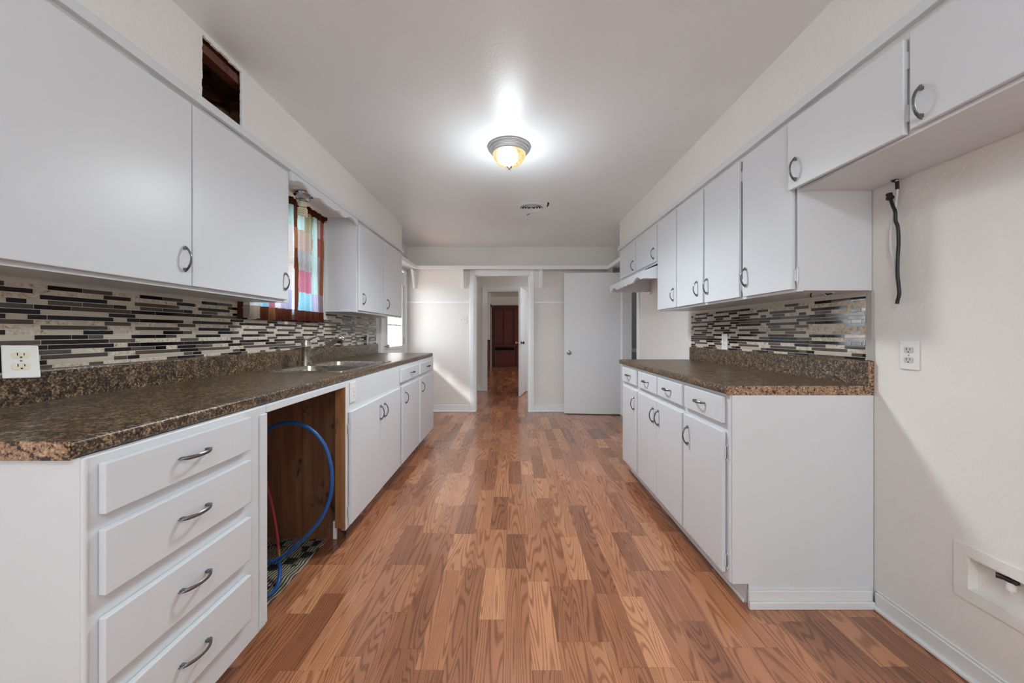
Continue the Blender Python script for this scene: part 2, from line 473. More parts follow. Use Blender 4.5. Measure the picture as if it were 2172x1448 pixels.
# baseboards (board, cap bead and shoe)
def base_y(name, x0, x1, y, s, label, h=0.105):     # on a wall facing -Y (s=-1)
    m_ = MB().box(x0, x1, y, y + s * 0.014, 0, h, 0.003).box(x0, x1, y, y + s * 0.026, 0, 0.018, 0.004)
    return struct(name, m_, 'trim', label)
base_y('baseboard_far_left', -1.555, -0.648, YF, -1, 'white baseboard left of the cased doorway')
base_y('baseboard_far_right', 0.307, XR, YF, -1, 'white baseboard between the cased doorway and the folded back door')
base_y('baseboard_hall', -1.7, -0.636, 7.40, -1, 'white baseboard of the hall')
m_ = MB().box(XR, XR - 0.014, -3.0, 1.552, 0, 0.072, 0.003).box(XR, XR - 0.008, -3.0, 1.552, 0.072, 0.082, 0.003).box(XR, XR - 0.026, -3.0, 1.552, 0, 0.018, 0.005)
struct('baseboard_right', m_, 'scuff', 'scuffed white baseboard below the fridge alcove wall')

# far wall rails, casings
struct('trim_3', MB().box(XL + 0.001, -0.648, YF, YF - 0.014, 1.598, 1.636, 0.003), 'trim', 'thin white horizontal batten left of the doorway')
struct('trim_4', MB().box(0.307, XR - 0.03, YF, YF - 0.014, 1.598, 1.636, 0.003), 'trim', 'thin white horizontal batten right of the doorway')
def casing(name, x0, x1, top, y, w, label, depth, cx0=None):
    t = 0.02
    o = MB().box(x0 - w, x0, y - t, y, 0, top + w, 0.004).box(x1, x1 + w, y - t, y, 0, top + w, 0.004).box(x0, x1, y - t, y, top, top + w, 0.004)
    o.box(x0 - w + 0.008, x0 - 0.02, y - t - 0.006, y - t, 0, top + w - 0.008, 0.003).box(x1 + 0.02, x1 + w - 0.008, y - t - 0.006, y - t, 0, top + w - 0.008, 0.003)
    o.box(x0 - 0.018, x1 + 0.018, y - t - 0.006, y - t, top + 0.02, top + w - 0.008, 0.003)
    o.box(x0, x0 + 0.014, y - 0.005, y + depth, 0, top).box(x1 - 0.014, x1, y - 0.005, y + depth, 0, top).box(x0, x1, y - 0.005, y + depth, top - 0.014, top)
    o.box(x0 - w - 0.008, x0 + 0.012, y - 0.034, y, 0, 0.02, 0.004).box(x1 - 0.012, x1 + w + 0.008, y - 0.034, y, 0, 0.02, 0.004)
    return struct(name, o, 'trim', label)
casing('trim_5', FD[0], FD[1], FD[3], YF, 0.08, 'white casing round the doorway in the end wall', 0.125)
casing('trim_6', HD[0], HD[1], HD[3], 7.40, 0.088, 'white casing round the second doorway, in the hall', 0.11)
# casings on the two side walls
o = MB()
for (y0, y1) in ((DOR[0] - 0.075, DOR[0]), (DOR[1], DOR[1] + 0.075)): o.box(XL, XL + 0.02, y0, y1, 0, 2.07, 0.004)
o.box(XL, XL + 0.02, DOR[0], DOR[1], DOR[3], 2.07, 0.004)
o.box(XL - 0.13, XL, DOR[0], DOR[0] + 0.012, 0, DOR[3]).box(XL - 0.13, XL, DOR[1] - 0.012, DOR[1], 0, DOR[3])
struct('trim_7', o, 'trim', 'white casing of the glazed outside door')
o = MB()
o.box(XR, XR - 0.02, RD[0] - 0.075, RD[0], 0, 2.068, 0.004).box(XR, XR - 0.02, RD[1], RD[1] + 0.07, 0, 2.068, 0.004).box(XR, XR - 0.02, RD[0], RD[1], RD[3], 2.068, 0.004)
o.box(XR - 0.004, XR + 0.126, RD[0], RD[0] + 0.014, 0, RD[3]).box(XR - 0.004, XR + 0.126, RD[1] - 0.014, RD[1], 0, RD[3]).box(XR - 0.004, XR + 0.126, RD[0], RD[1], RD[3] - 0.014, RD[3])
struct('trim_8', o, 'trim', 'white casing of the side room doorway')
struct('trim_9', MB().box(1.66, 2.9, 5.62, 5.60, 0.87, 0.93, 0.004).box(1.66, 2.9, 5.62, 5.585, 0.89, 0.905), 'trim', 'white chair rail in the grey side room')

# ---------------------------------------------------------------- door leaves
def knob(parent, c, axis, s, mat='nickel'):
    o = MB().lathe([(0.001, 0), (0.031, 0), (0.031, s * 0.006), (0.012, s * 0.010), (0.010, s * 0.030), (0.020, s * 0.036), (0.027, s * 0.048),
                    (0.026, s * 0.060), (0.016, s * 0.066), (0.001, s * 0.067)], c, 24, axis)
    return obj('door_knob', o, mat, parent, 40)
# outside door with glazed upper half
d1 = thing('door_1', 'white outside door with divided glass panes, beyond the sink counter', None, (XL - 0.05, 4.85, 0), kind='structure')
mb = MB(); x0, x1 = XL - 0.055, XL - 0.012
GP = (4.60, 5.20, 0.985, 1.84)
for a0, a1, b0, b1 in panel_cells(DOR[0] + 0.014, DOR[1] - 0.014, 0.012, 2.03, [GP]): mb.box(x0, x1, a0, a1, b0, b1)
obj('leaf', mb, 'door', d1)
mb = MB()
for (a0, a1, b0, b1) in ((GP[0] - 0.03, GP[0] + 0.004, GP[2] - 0.03, GP[3] + 0.03), (GP[1] - 0.004, GP[1] + 0.03, GP[2] - 0.03, GP[3] + 0.03),
                         (GP[0], GP[1], GP[2] - 0.03, GP[2] + 0.004), (GP[0], GP[1], GP[3] - 0.004, GP[3] + 0.03)): mb.box(x1 - 0.002, x1 + 0.012, a0, a1, b0, b1, 0.004)
obj('pane_moulding', mb, 'trim', d1)
for i in (1, 2):
    y = GP[0] + (GP[1] - GP[0]) * i / 3; obj('muntin', MB().box(x0 + 0.008, x1 - 0.004, y - 0.010, y + 0.010, GP[2], GP[3]), 'trim', d1)
    z = GP[2] + (GP[3] - GP[2]) * i / 3; obj('muntin', MB().box(x0 + 0.009, x1 - 0.005, GP[0], GP[1], z - 0.010, z + 0.010), 'trim', d1)
for i in range(3):
    for j in range(3):
        ya = GP[0] + (GP[1] - GP[0]) * i / 3; za = GP[2] + (GP[3] - GP[2]) * j / 3
        obj('pane', MB().box(x0 + 0.018, x0 + 0.021, ya, ya + (GP[1] - GP[0]) / 3, za, za + (GP[3] - GP[2]) / 3), 'glass', d1)
knob(d1, (x1, 4.50, 1.00), 'x', 1, 'chrome')
for z in (0.25, 1.05, 1.80): obj('hinge', MB().tube([(x1 + 0.008, 5.292, z - 0.045), (x1 + 0.008, 5.292, z + 0.045)], 0.007, 8), 'nickel', d1)
# things outside so the panes do not look into nothing
struct('ground', MB().box(-30, XL - 0.14, -10, 20, -0.4, -0.3), 'ground', 'pale ground outside the house')
po = thing('porch_railing', 'white porch railing outside the glazed door', 'railing', (-2.25, 6.4, -0.3))
for k in range(9): obj('baluster', MB().box(-2.27, -2.23, 5.2 + k * 0.2, 5.24 + k * 0.2, -0.3, 1.55), 'trim', po)
obj('rail', MB().box(-2.28, -2.22, 5.1, 7.0, 1.55, 1.62), 'trim', po)

# plain slab folded back against the end wall, hinged on the side room doorway
d2 = thing('door_2', 'plain white slab door folded back against the end wall', None, (1.14, 5.27, 0), kind='structure')
a = Vector((0.733, 5.315)); b = Vector((1.533, 5.235)); t = (b - a).normalized(); nrm = Vector((t.y, -t.x))
def leaf(parent, a, b, z0, z1, th, mat):
    t = (b - a).normalized(); n_ = Vector((t.y, -t.x)) * th
    m_ = MB().prism([a[:], b[:], (b + n_)[:], (a + n_)[:]], 'z', z0, z1); return obj('leaf', m_, mat, parent)
leaf(d2, a, b, 0.014, 2.02, 0.036, 'door')
kp = a + t * 0.062 + nrm * 0.036
knob(d2, (kp.x, kp.y, 0.886), 'y', -1)
for z in (0.3, 0.95, 1.75): obj('hinge', MB().tube([(1.530, 5.196, z - 0.045), (1.530, 5.196, z + 0.045)], 0.006, 8), 'trim', d2)
# hall door, half open towards us
d3 = thing('door_3', 'narrow white hall door standing open with brass knob', None, (0.17, 7.0, 0), kind='structure')
a = Vector((0.093, 6.70)); b = Vector((0.228, 7.39))
leaf(d3, a, b, 0.012, 2.005, 0.035, 'door')
t = (b - a).normalized(); nrm = Vector((t.y, -t.x))
for s_, mt in ((1, 'black'), (-1, 'brass')):
    kp = a + t * 0.06 + (nrm * 0.035 if s_ > 0 else Vector((0, 0)))
    knob(d3, (kp.x, kp.y, 0.985), 'x', s_ * 1, mt)
for z in (0.28, 1.75): obj('hinge', MB().tube([(0.252, 7.388, z - 0.05), (0.252, 7.388, z + 0.05)], 0.008, 8), 'trim', d3)

# ---------------------------------------------------------------- sink window (behind the curtains)
w1 = thing('window_1', 'white sink window behind the patchwork curtains', None, (XL - 0.06, 2.54, 1.30), kind='structure')
mb = MB(); fx0, fx1 = XL - 0.10, XL - 0.05
mb.box(fx0, fx1, WIN[0], WIN[0] + 0.04, WIN[2], WIN[3]).box(fx0, fx1, WIN[1] - 0.04, WIN[1], WIN[2], WIN[3]).box(fx0, fx1, WIN[0], WIN[1], WIN[2], WIN[2] + 0.04)
mb.box(fx0, fx1, WIN[0], WIN[1], WIN[3] - 0.04, WIN[3]).box(fx0, fx1, WIN[0], WIN[1], 1.65, 1.69).box(fx0, fx1, 2.525, 2.555, WIN[2], WIN[3])
obj('window_frame', mb, 'trim', w1)
for (ya, yb) in ((WIN[0] + 0.04, 2.525), (2.555, WIN[1] - 0.04)):
    for (za, zb) in ((WIN[2] + 0.04, 1.65), (1.69, WIN[3] - 0.04)): obj('pane', MB().box(XL - 0.078, XL - 0.074, ya, yb, za, zb), 'glass', w1)
obj('window_sill', MB().box(XL - 0.05, XL + 0.022, WIN[0] - 0.03, WIN[1] + 0.03, WIN[2] - 0.022, WIN[2], 0.004), 'trim', w1)
# added frame of an unseen rear window, buried in the solid wall
w2 = thing('added_rear_window', 'added wide white window frame, unseen inside the solid rear wall', None, (0, -3.05, 0.6), kind='structure')
mb = MB()
for x in (-1.35, -0.45, 0.45, 1.31): mb.box(x, x + 0.04, -3.08, -3.02, 0.6, 2.3)
mb.box(-1.35, 1.35, -3.08, -3.02, 0.6, 0.64).box(-1.35, 1.35, -3.08, -3.02, 2.26, 2.3)
obj('window_frame', mb, 'trim', w2)

# ---------------------------------------------------------------- plate shelf round the end of the room
sh = thing('wall_shelf', 'high white plate shelf on brackets round the end of the room', 'shelf', (0, 5.35, 1.82))
obj('shelf_board', MB().box(XL, XR, 5.258, YF, 2.098, 2.118), 'trim', sh)
obj('shelf_board', MB().box(XL, -1.397, 4.32, 5.258, 2.098, 2.118), 'trim', sh)
obj('shelf_board', MB().box(1.357, XR, 4.245, 5.258, 2.098, 2.118), 'trim', sh)
obj('shelf_edge', MB().box(-1.397, 1.357, 5.243, 5.258, 2.074, 2.128, 0.004), 'trim', sh)
obj('shelf_edge', MB().box(-1.397, -1.382, 4.32, 5.258, 2.074, 2.128, 0.004), 'trim', sh)
obj('shelf_edge', MB().box(1.342, 1.357, 4.245, 5.258, 2.074, 2.128, 0.004), 'trim', sh)
for xc in (-1.46, -0.737, 0.407, 1.412):
    prof = [(YF, 1.822), (YF, 2.097), (5.275, 2.097), (5.275, 2.075), (5.30, 2.03), (5.335, 1.97), (5.36, 1.90), (5.385, 1.85), (5.40, 1.822)]
    br = obj('bracket', MB().prism(prof, 'x', xc - 0.016, xc + 0.016), 'trim', sh)
    obj('bracket_plate', MB().box(xc - 0.035, xc + 0.035, YF - 0.012, YF, 1.82, 2.097, 0.003), 'trim', br)
# ================================================================== CABINETS
def arch_pull():
    mb = MB(); rings = []; n = 22
    for i in range(n + 1):
        t = -1 + 2 * i / n
        z = t * 0.0515; x = 0.004 + 0.024 * (1 - abs(t) ** 2.2)
        w = 0.0058 * (1 - max(0, (abs(t) - 0.72) / 0.28) ** 1.6 * 0.8) * (0.85 + 0.15 * abs(t)); h = 0.0022 + 0.0014 * abs(t)
        rings.append([(x + h, -w * 0.6, z), (x + h * 1.25, 0, z), (x + h, w * 0.6, z), (x, w, z), (x - h, w * 0.6, z), (x - h, -w * 0.6, z), (x, -w, z)])
    mb.loft(rings, True, True)
    for s_ in (-1, 1): mb.box(0.0, 0.0135, -0.0035, 0.0035, s_ * 0.0405 - 0.005, s_ * 0.0405 + 0.005)
    return mesh_of('pull', mb, 'pull', (0, 0, 0), 50)
PULL = arch_pull()
def hinge_mesh():
    mb = MB().tube([(0.004, 0, -0.026), (0.004, 0, 0.026)], 0.0042, 8)
    mb.box(0.0, 0.0025, 0.0, 0.016, -0.026, 0.026).box(0, 0.0025, 0.006, 0.013, -0.036, 0.036).box(0.001, 0.0055, -0.006, 0.0, -0.022, 0.022)
    return mesh_of('hinge', mb, 'cab', (0, 0, 0), 40)
HINGE = hinge_mesh()
def inst(name, me, parent, wp, rot=(0, 0, 0), scale=None):
    o = bpy.data.objects.new(name, me); link(o, parent, wp); o.rotation_euler = rot
    if scale: o.scale = scale
    return o
def pull(parent, x, y, z, s, horiz=False):
    o = inst('pull', PULL, parent, (x, y, z))
    R = Matrix.Rotation(0 if s > 0 else PI, 4, 'Z')
    if horiz: R = R @ Matrix.Rotation(PI / 2, 4, 'X')
    o.rotation_euler = R.to_euler(); return o
def cdoor(parent, fx, s, y0, y1, z0, z1, hy=None, hz=None, hinge=None, th=0.018, name='door', hg=None, horiz=False):
    d = obj(name, MB().box(fx + s * 0.0015, fx + s * th, y0, y1, z0, z1, 0.0028, 2), 'cab', parent)
    if hy is not None: pull(d, fx + s * th, hy, hz, s, horiz)
    if hinge is not None:
        yh, sg = (y0 - 0.002, -1) if hinge == 'near' else (y1 + 0.002, 1)
        for z in hg or (z0 + 0.06, z1 - 0.085):
            if s > 0: rot = (0, 0, 0) if sg > 0 else (PI, 0, 0)
            else: rot = (0, 0, PI) if sg < 0 else (0, PI, 0)
            inst('hinge', HINGE, d, (fx + s * 0.001, yh, z), rot)
    return d

def frame(parent, fx, s, y0, y1, z0, z1, slots, th=0.02):
    """face frame with the narrow open gaps that show beside the hinged door edges"""
    m_ = MB(); a, b = sorted((fx - s * th, fx))
    for a0, a1, b0, b1 in panel_cells(y0, y1, z0, z1, slots): m_.box(a, b, a0, a1, b0, b1)
    return obj('face_frame', m_, 'cab', parent)
def slot(y0, y1, z0, z1, hinge, w=0.0045):
    return (y0 - w, y0 + 0.002, z0 + 0.004, z1 - 0.004) if hinge == 'near' else (y1 - 0.002, y1 + w, z0 + 0.004, z1 - 0.004)
TOPZ, BODYZ = 0.939, 0.900
# ---- left base: drawers, dishwasher bay, sink unit, end unit
FL = -0.905; KL = -1.0
t = thing('drawer_cabinet', 'white painted base cabinet with four drawers, nearest on the sink side', 'cabinet', (-1.24, 1.06, 0), 'white base cabinets')
obj('body', MB().box(XL + 0.004, FL - 0.02, 0.782, 1.34, 0.10, BODYZ), 'cab', t)
obj('end_panel', MB().box(XL + 0.004, FL - 0.004, 0.775, 0.783, 0.0, BODYZ, 0.002), 'cab', t)
fr = obj('face_frame', MB().box(FL - 0.02, FL, 0.7755, 1.345, 0.10, BODYZ, 0.003), 'cab', t)
obj('corner_bead', MB().tube([(FL - 0.004, 0.779, 0.10), (FL - 0.004, 0.779, BODYZ - 0.002)], 0.0065, 10), 'cab', fr, 40)
obj('frame_strip', MB().box(FL, FL + 0.005, 1.308, 1.346, 0.11, 0.872, 0.002), 'cab', fr)
obj('toe_kick', MB().box(KL - 0.02, KL, 0.783, 1.34, 0.0, 0.10), 'cab', t)
for z0, z1 in ((0.769, 0.881), (0.592, 0.736), (0.400, 0.544), (0.197, 0.348)):
    cdoor(t, FL, 1, 0.80, 1.2444, z0, z1, 1.022, (z0 + z1) / 2 + 0.005, None, 0.018, 'drawer', None, True)

t = thing('sink_cabinet', 'white sink base cabinet with two doors, beside the open dishwasher bay', 'cabinet', (-1.24, 2.45, 0), 'white base cabinets')
obj('top_rail', MB().box(FL - 0.02, FL, 1.3465, 1.9825, 0.872, BODYZ, 0.002), 'cab', t)
obj('body', MB().box(XL + 0.004, FL - 0.02, 2.105, 2.905, 0.10, 0.118).box(XL + 0.004, XL + 0.012, 2.105, 2.905, 0.118, 0.70), 'cab', t)
frame(t, FL, 1, 1.983, 2.905, 0.10, BODYZ, [slot(2.013, 2.478, 0.118, 0.733, 'near', 0.007), slot(2.482, 2.892, 0.122, 0.733, 'far', 0.006)])
obj('toe_kick', MB().box(KL - 0.02, KL, 2.08, 2.905, 0.0, 0.10), 'scuff', t)
for y0, x0, x1 in ((2.09, XL + 0.004, -1.405), (2.092, -1.402, -1.205), (2.088, -1.202, -0.955)):
    obj('side_board', MB().box(x0, x1, y0, 2.103, 0.0, BODYZ - 0.001), 'oldwood', t)
obj('post', MB().box(-0.968, FL - 0.0205, 1.99, 2.086, 0.105, BODYZ - 0.002, 0.004), 'post', t, label='bare brown wooden post')
obj('frame_back_strip', MB().box(FL - 0.0225, FL - 0.001, 1.976, 1.9835, 0.105, 0.872), 'post', t)
cdoor(t, FL, 1, 2.013, 2.478, 0.118, 0.733, 2.445, 0.635, 'near', hg=(0.19, 0.64))
cdoor(t, FL, 1, 2.482, 2.892, 0.122, 0.733, 2.522, 0.637, 'far')

t = thing('base_cabinet', 'white base cabinet, two drawers over two doors, far end of the sink counter', 'cabinet', (-1.24, 3.53, 0), 'white base cabinets')
obj('body', MB().box(XL + 0.004, FL - 0.02, 2.907, 4.15, 0.10, BODYZ), 'cab', t)
frame(t, FL, 1, 2.907, 4.15, 0.10, BODYZ, [slot(2.947, 3.466, 0.118, 0.733, 'near', 0.009), slot(3.507, 4.075, 0.118, 0.733, 'near', 0.008)])
obj('toe_kick', MB().box(KL - 0.02, KL, 2.907, 4.13, 0.0, 0.10), 'cab', t)
cdoor(t, FL, 1, 2.947, 3.466, 0.118, 0.733, 3.017, 0.636, 'near')
cdoor(t, FL, 1, 3.507, 4.075, 0.118, 0.733, 3.57, 0.642, 'near', hg=(0.19, 0.66))
for y0, y1 in ((2.922, 3.466), (3.507, 4.06)):
    cdoor(t, FL, 1, y0, y1, 0.770, 0.873, (y0 + y1) / 2 + 0.02, 0.825, None, 0.018, 'drawer', None, True)

# ---- right base
FR = 0.927; KR = 1.0014
rb = (('base_cabinet', 'white base cabinet with one drawer and door, nearest on the fridge side', 1.5735, 1.983),
      ('base_cabinet', 'white base cabinet with two drawers and a pair of doors, middle of the fridge side', 1.985, 2.713),
      ('base_cabinet', 'narrow white base cabinet at the far end of the fridge side counter', 2.715, 3.115))
RBU = []; RSL = [slot(1.6016, 1.970, 0.124, 0.7355, 'near', 0.004), slot(1.99, 2.340, 0.122, 0.733, 'near', 0.0035), slot(2.344, 2.690, 0.122, 0.733, 'far', 0.005), slot(2.72, 3.062, 0.122, 0.733, 'far', 0.005)]
for nm, lb, y0, y1 in rb:
    t = thing(nm, lb, 'cabinet', (1.23, (y0 + y1) / 2, 0), 'white base cabinets'); RBU.append(t)
    obj('body', MB().box(FR + 0.02, XR - 0.003, y0, y1, 0.097, BODYZ), 'cab', t)
    frame(t, FR, -1, y0, y1, 0.097, BODYZ, [g for g in RSL if y0 < g[0] and g[1] < y1])
    k0 = y0 + (0.012 if y0 < 1.6 else 0)
    obj('toe_kick', MB().box(KR, KR + 0.018, k0, y1, 0.0, 0.097).box(KR - 0.012, KR, k0, y1, 0, 0.016, 0.004), 'scuff', t)
t = RBU[0]
obj('end_panel', MB().box(FR + 0.006, XR - 0.003, 1.5685, 1.574, 0.095, BODYZ).box(KR + 0.002, XR - 0.003, 1.5685, 1.574, 0.0, 0.095), 'cab', t)
obj('end_moulding', MB().box(KR - 0.004, XR - 0.016, 1.556, 1.5685, 0.0, 0.072, 0.002).box(KR - 0.008, XR - 0.016, 1.544, 1.556, 0.0, 0.032, 0.004, 2), 'scuff', t)
cdoor(t, FR, -1, 1.6016, 1.970, 0.124, 0.7355, 1.913, 0.633, 'near', hg=(0.18, 0.647))
cdoor(t, FR, -1, 1.604, 1.960, 0.771, 0.886, 1.79, 0.832, None, 0.018, 'drawer', None, True)
t = RBU[1]
cdoor(t, FR, -1, 1.99, 2.340, 0.122, 0.733, 2.300, 0.633, 'near', hg=(0.185, 0.65))
cdoor(t, FR, -1, 2.344, 2.690, 0.122, 0.733, 2.384, 0.633, 'far')
cdoor(t, FR, -1, 1.975 + 0.015, 2.324, 0.771, 0.884, 2.17, 0.832, None, 0.018, 'drawer', None, True)
cdoor(t, FR, -1, 2.338, 2.685, 0.771, 0.884, 2.52, 0.832, None, 0.018, 'drawer', None, True)
t = RBU[2]
cdoor(t, FR, -1, 2.72, 3.062, 0.122, 0.733, 2.765, 0.635, 'far')
cdoor(t, FR, -1, 2.735, 3.070, 0.771, 0.884, 2.90, 0.832, None, 0.018, 'drawer', None, True)

# ---- uppers
def upper(lb, fx, s, y0, y1, z0, doors, xw, z1=2.105):
    t = thing('wall_cabinet', lb, 'cabinet', ((fx + xw) / 2, (y0 + y1) / 2, z0), 'white wall cabinets')
    obj('body', MB().box(fx - s * 0.018, xw + s * 0.003, y0, y1, z0 + 0.004, 2.124), 'cab', t)
    frame(t, fx, s, y0, y1, z0, z1, [g for g in [slot(d[0], d[1], d[2], d[3], d[6]) for d in doors] if g[0] > y0 + 0.003 and g[1] < y1 - 0.003], 0.018)
    for d in doors:
        cdoor(t, fx, s, d[0], d[1], d[2], d[3], d[4], d[5], d[6], *(d[7:8]))
    return t
ZT = 2.083
upper('large white wall cabinet with two wide doors, nearest above the sink counter', SXL, 1, 0.84, 2.139, 1.338,
      [(0.855, 1.4755, 1.352, ZT, 1.4395, 1.4546, 'near'), (1.4815, 2.1006, 1.353, ZT, 2.0717, 1.4546, 'near')], XL)
upper('white two-door wall cabinet beyond the curtained sink window', SXL, 1, 3.055, 4.31, 1.338,
      [(3.085, 3.645, 1.354, ZT, 3.149, 1.455, 'far'), (3.679, 4.258, 1.354, ZT, 3.752, 1.4577, 'far')], XL)
oft = upper('white over-fridge wall cabinet with short doors', SXR, -1, 0.60, 1.574, 1.770,
      [(0.68, 1.1207, 1.782, 2.08, 1.084, 1.845, 'near')], XR)
upper('white two-door wall cabinet beside the fridge alcove', SXR, -1, 1.5755, 2.335, 1.343,
      [(1.595, 1.936, 1.354, ZT, 1.907, 1.453, 'near'), (1.970, 2.324, 1.355, ZT, 2.284, 1.454, 'near')], XR)
upper('white two-door wall cabinet next to the stove gap', SXR, -1, 2.337, 3.09, 1.343,
      [(2.347, 2.718, 1.356, ZT, 2.41, 1.4547, 'far'), (2.733, 3.08, 1.356, ZT, 2.768, 1.4528, 'near')], XR)
upper('short white wall cabinet above the scalloped range hood', SXR, -1, 3.092, 4.225, 1.755,
      [(3.107, 3.62, 1.772, ZT, 3.156, 1.846, 'far'), (3.658, 4.148, 1.770, ZT, 3.698, 1.842, 'near')], XR)

# its far door hangs slightly ajar: free edge proud of the frame
def ajar(x, y): return x - max(0.0, (y - 1.138)) / 0.455 * 0.019
m_ = MB().box(SXR - 0.0015, SXR - 0.018, 1.138, 1.593, 1.778, 2.073, 0.0028, 2)
m_.v = [(ajar(x, y), y, z) for x, y, z in m_.v]
dA = obj('door', m_, 'cab', oft, label='short door hanging slightly ajar')
pull(dA, ajar(SXR - 0.018, 1.546), 1.546, 1.853, -1)
for z in (1.842, 2.005): inst('hinge', HINGE, dA, (SXR - 0.001, 1.136, z), (0, 0, PI))

# scalloped wooden hood under the short cabinet
hd = thing('range_hood', 'white wooden range hood box with scalloped front under the short cabinet', 'hood', (1.32, 3.62, 1.62))
HX, HY0, HY1 = 1.09, 3.095, 4.155
def scallop(y0, y1, zb, arches):
    pts = []
    for (a, b, h, p) in arches:
        for k in range(9):
            u = k / 9.0
            pts.append((y0 + (y1 - y0) * (a + (b - a) * u), zb + h * (math.sin(PI * u) ** p)))
    return pts
low = scallop(HY0, HY1, 1.624, [(0, 0.055, 0.0, 1), (0.055, 0.235, 0.030, 1), (0.235, 0.39, -0.004, 1)])
low += [(HY0 + (HY1 - HY0) * 0.39, 1.640)] + scallop(HY0, HY1, 1.624, [(0.40, 0.50, -0.004, 1)]) + [(HY0 + (HY1 - HY0) * 0.50, 1.640)]
low += scallop(HY0, HY1, 1.624, [(0.51, 0.60, -0.004, 1)]) + [(HY0 + (HY1 - HY0) * 0.605, 1.640)] + scallop(HY0, HY1, 1.624, [(0.615, 0.765, -0.004, 1), (0.765, 0.945, 0.030, 1), (0.945, 1.0, 0, 1)]) + [(HY1, 1.624)]
obj('scalloped_front', MB().prism(low + [(HY1, 1.692), (HY0, 1.692)], 'x', HX, HX + 0.018), 'cab', hd)
sidep = [(HX + 0.0185, 1.624), (XR - 0.003, 1.624), (XR - 0.003, 1.7545), (SXR, 1.7545), (HX + 0.0185, 1.70)]
obj('side_panel', MB().prism(sidep, 'y', HY0, HY0 + 0.016), 'cab', hd)
obj('side_panel', MB().prism(sidep, 'y', HY1 - 0.016, HY1), 'cab', hd)
obj('sloped_top', MB().prism([(HX - 0.002, 1.692), (HX + 0.012, 1.692), (SXR + 0.012, 1.744), (SXR - 0.004, 1.754)], 'y', HY0, HY1), 'cab', hd)
obj('cleat', MB().box(XR - 0.03, XR - 0.002, HY1 - 0.09, HY1 - 0.02, 1.598, 1.622), 'trim', hd)

# scalloped valance above the sink window
vp = scallop(2.141, 3.053, 2.054, [(0, 0.02, 0, 1), (0.02, 0.23, 0.030, 0.8), (0.23, 0.31, -0.006, 1), (0.31, 0.42, 0.012, 1), (0.42, 0.5, -0.004, 1),
                                   (0.5, 0.58, -0.004, 1), (0.58, 0.69, 0.012, 1), (0.69, 0.77, -0.006, 1), (0.77, 0.98, 0.030, 0.8), (0.98, 1.0, 0, 1)]) + [(3.053, 2.054)]
va = obj('scalloped_valance', MB().prism(vp + [(3.053, 2.1055), (2.141, 2.1055)], 'x', SXL + 0.0005, SXL + 0.0165), 'cab')
tag(va, 'white scalloped valance board above the curtained sink window', 'valance')

# ---- worktops
def nosing(x_in, x_out, z0, z1, r):
    """profile in (x,z) of a rolled front edge"""
    s = 1 if x_out > x_in else -1
    pts = [(x_in, z0)]
    for k in range(7):
        a = -PI / 2 + PI / 2 * k / 6; pts.append((x_out - s * r + s * r * math.cos(a), z0 + r + r * math.sin(a)))
    for k in range(7):
        a = PI / 2 * k / 6; pts.append((x_out - s * r + s * r * math.cos(a), z1 - r + r * math.sin(a)))
    pts.append((x_in, z1)); return pts
SK = (-1.462, -0.965, 2.098, 2.900)
wt = thing('worktop', 'brown speckled laminate worktop with upstand, along the sink side', 'worktop', (-1.24, 2.47, BODYZ), 'speckled worktops')
mb = MB()
for a0, a1, b0, b1 in panel_cells(XL + 0.002, -0.955, 0.764, 4.18, [(SK[0] + 0.012, SK[1] - 0.012, SK[2] + 0.012, SK[3] - 0.012)]): mb.box(a0, a1, b0, b1, BODYZ + 0.001, TOPZ)
mb.prism(nosing(-0.955, -0.917, BODYZ + 0.001, TOPZ, 0.010), 'y', 0.764, 4.18)
obj('top', mb, 'granite', wt, 35)
obj('upstand', MB().prism([(XL + 0.002, TOPZ), (XL + 0.024, TOPZ), (XL + 0.024, 1.037), (XL + 0.021, 1.043), (XL + 0.016, 1.045), (XL + 0.002, 1.045)], 'y', 0.764, 4.205), 'granite', wt)
obj('end_strip', MB().box(XL + 0.002, -0.919, 0.7615, 0.764, BODYZ - 0.0005, TOPZ, 0.0008), 'granite_end', wt, label='paler pinkish end strip')
wt2 = thing('worktop', 'brown speckled laminate worktop with upstand, along the fridge side', 'worktop', (1.23, 2.36, BODYZ), 'speckled worktops')
mb = MB().box(0.944, XR - 0.002, 1.568, 3.148, BODYZ + 0.001, TOPZ)
mb.prism(nosing(0.944, 0.906, BODYZ + 0.001, TOPZ, 0.010), 'y', 1.568, 3.148)
obj('top', mb, 'granite', wt2, 35)
obj('upstand', MB().prism([(XR - 0.002, TOPZ), (XR - 0.002, 1.045), (XR - 0.016, 1.045), (XR - 0.021, 1.043), (XR - 0.024, 1.037), (XR - 0.024, TOPZ)], 'y', 1.568, 3.165), 'granite', wt2)
obj('end_strip', MB().box(0.908, XR - 0.002, 1.5655, 1.568, BODYZ - 0.0005, TOPZ, 0.0008).box(XR - 0.024, XR - 0.002, 1.5655, 1.568, TOPZ, 1.043), 'granite_end', wt2, label='paler brown end strip')

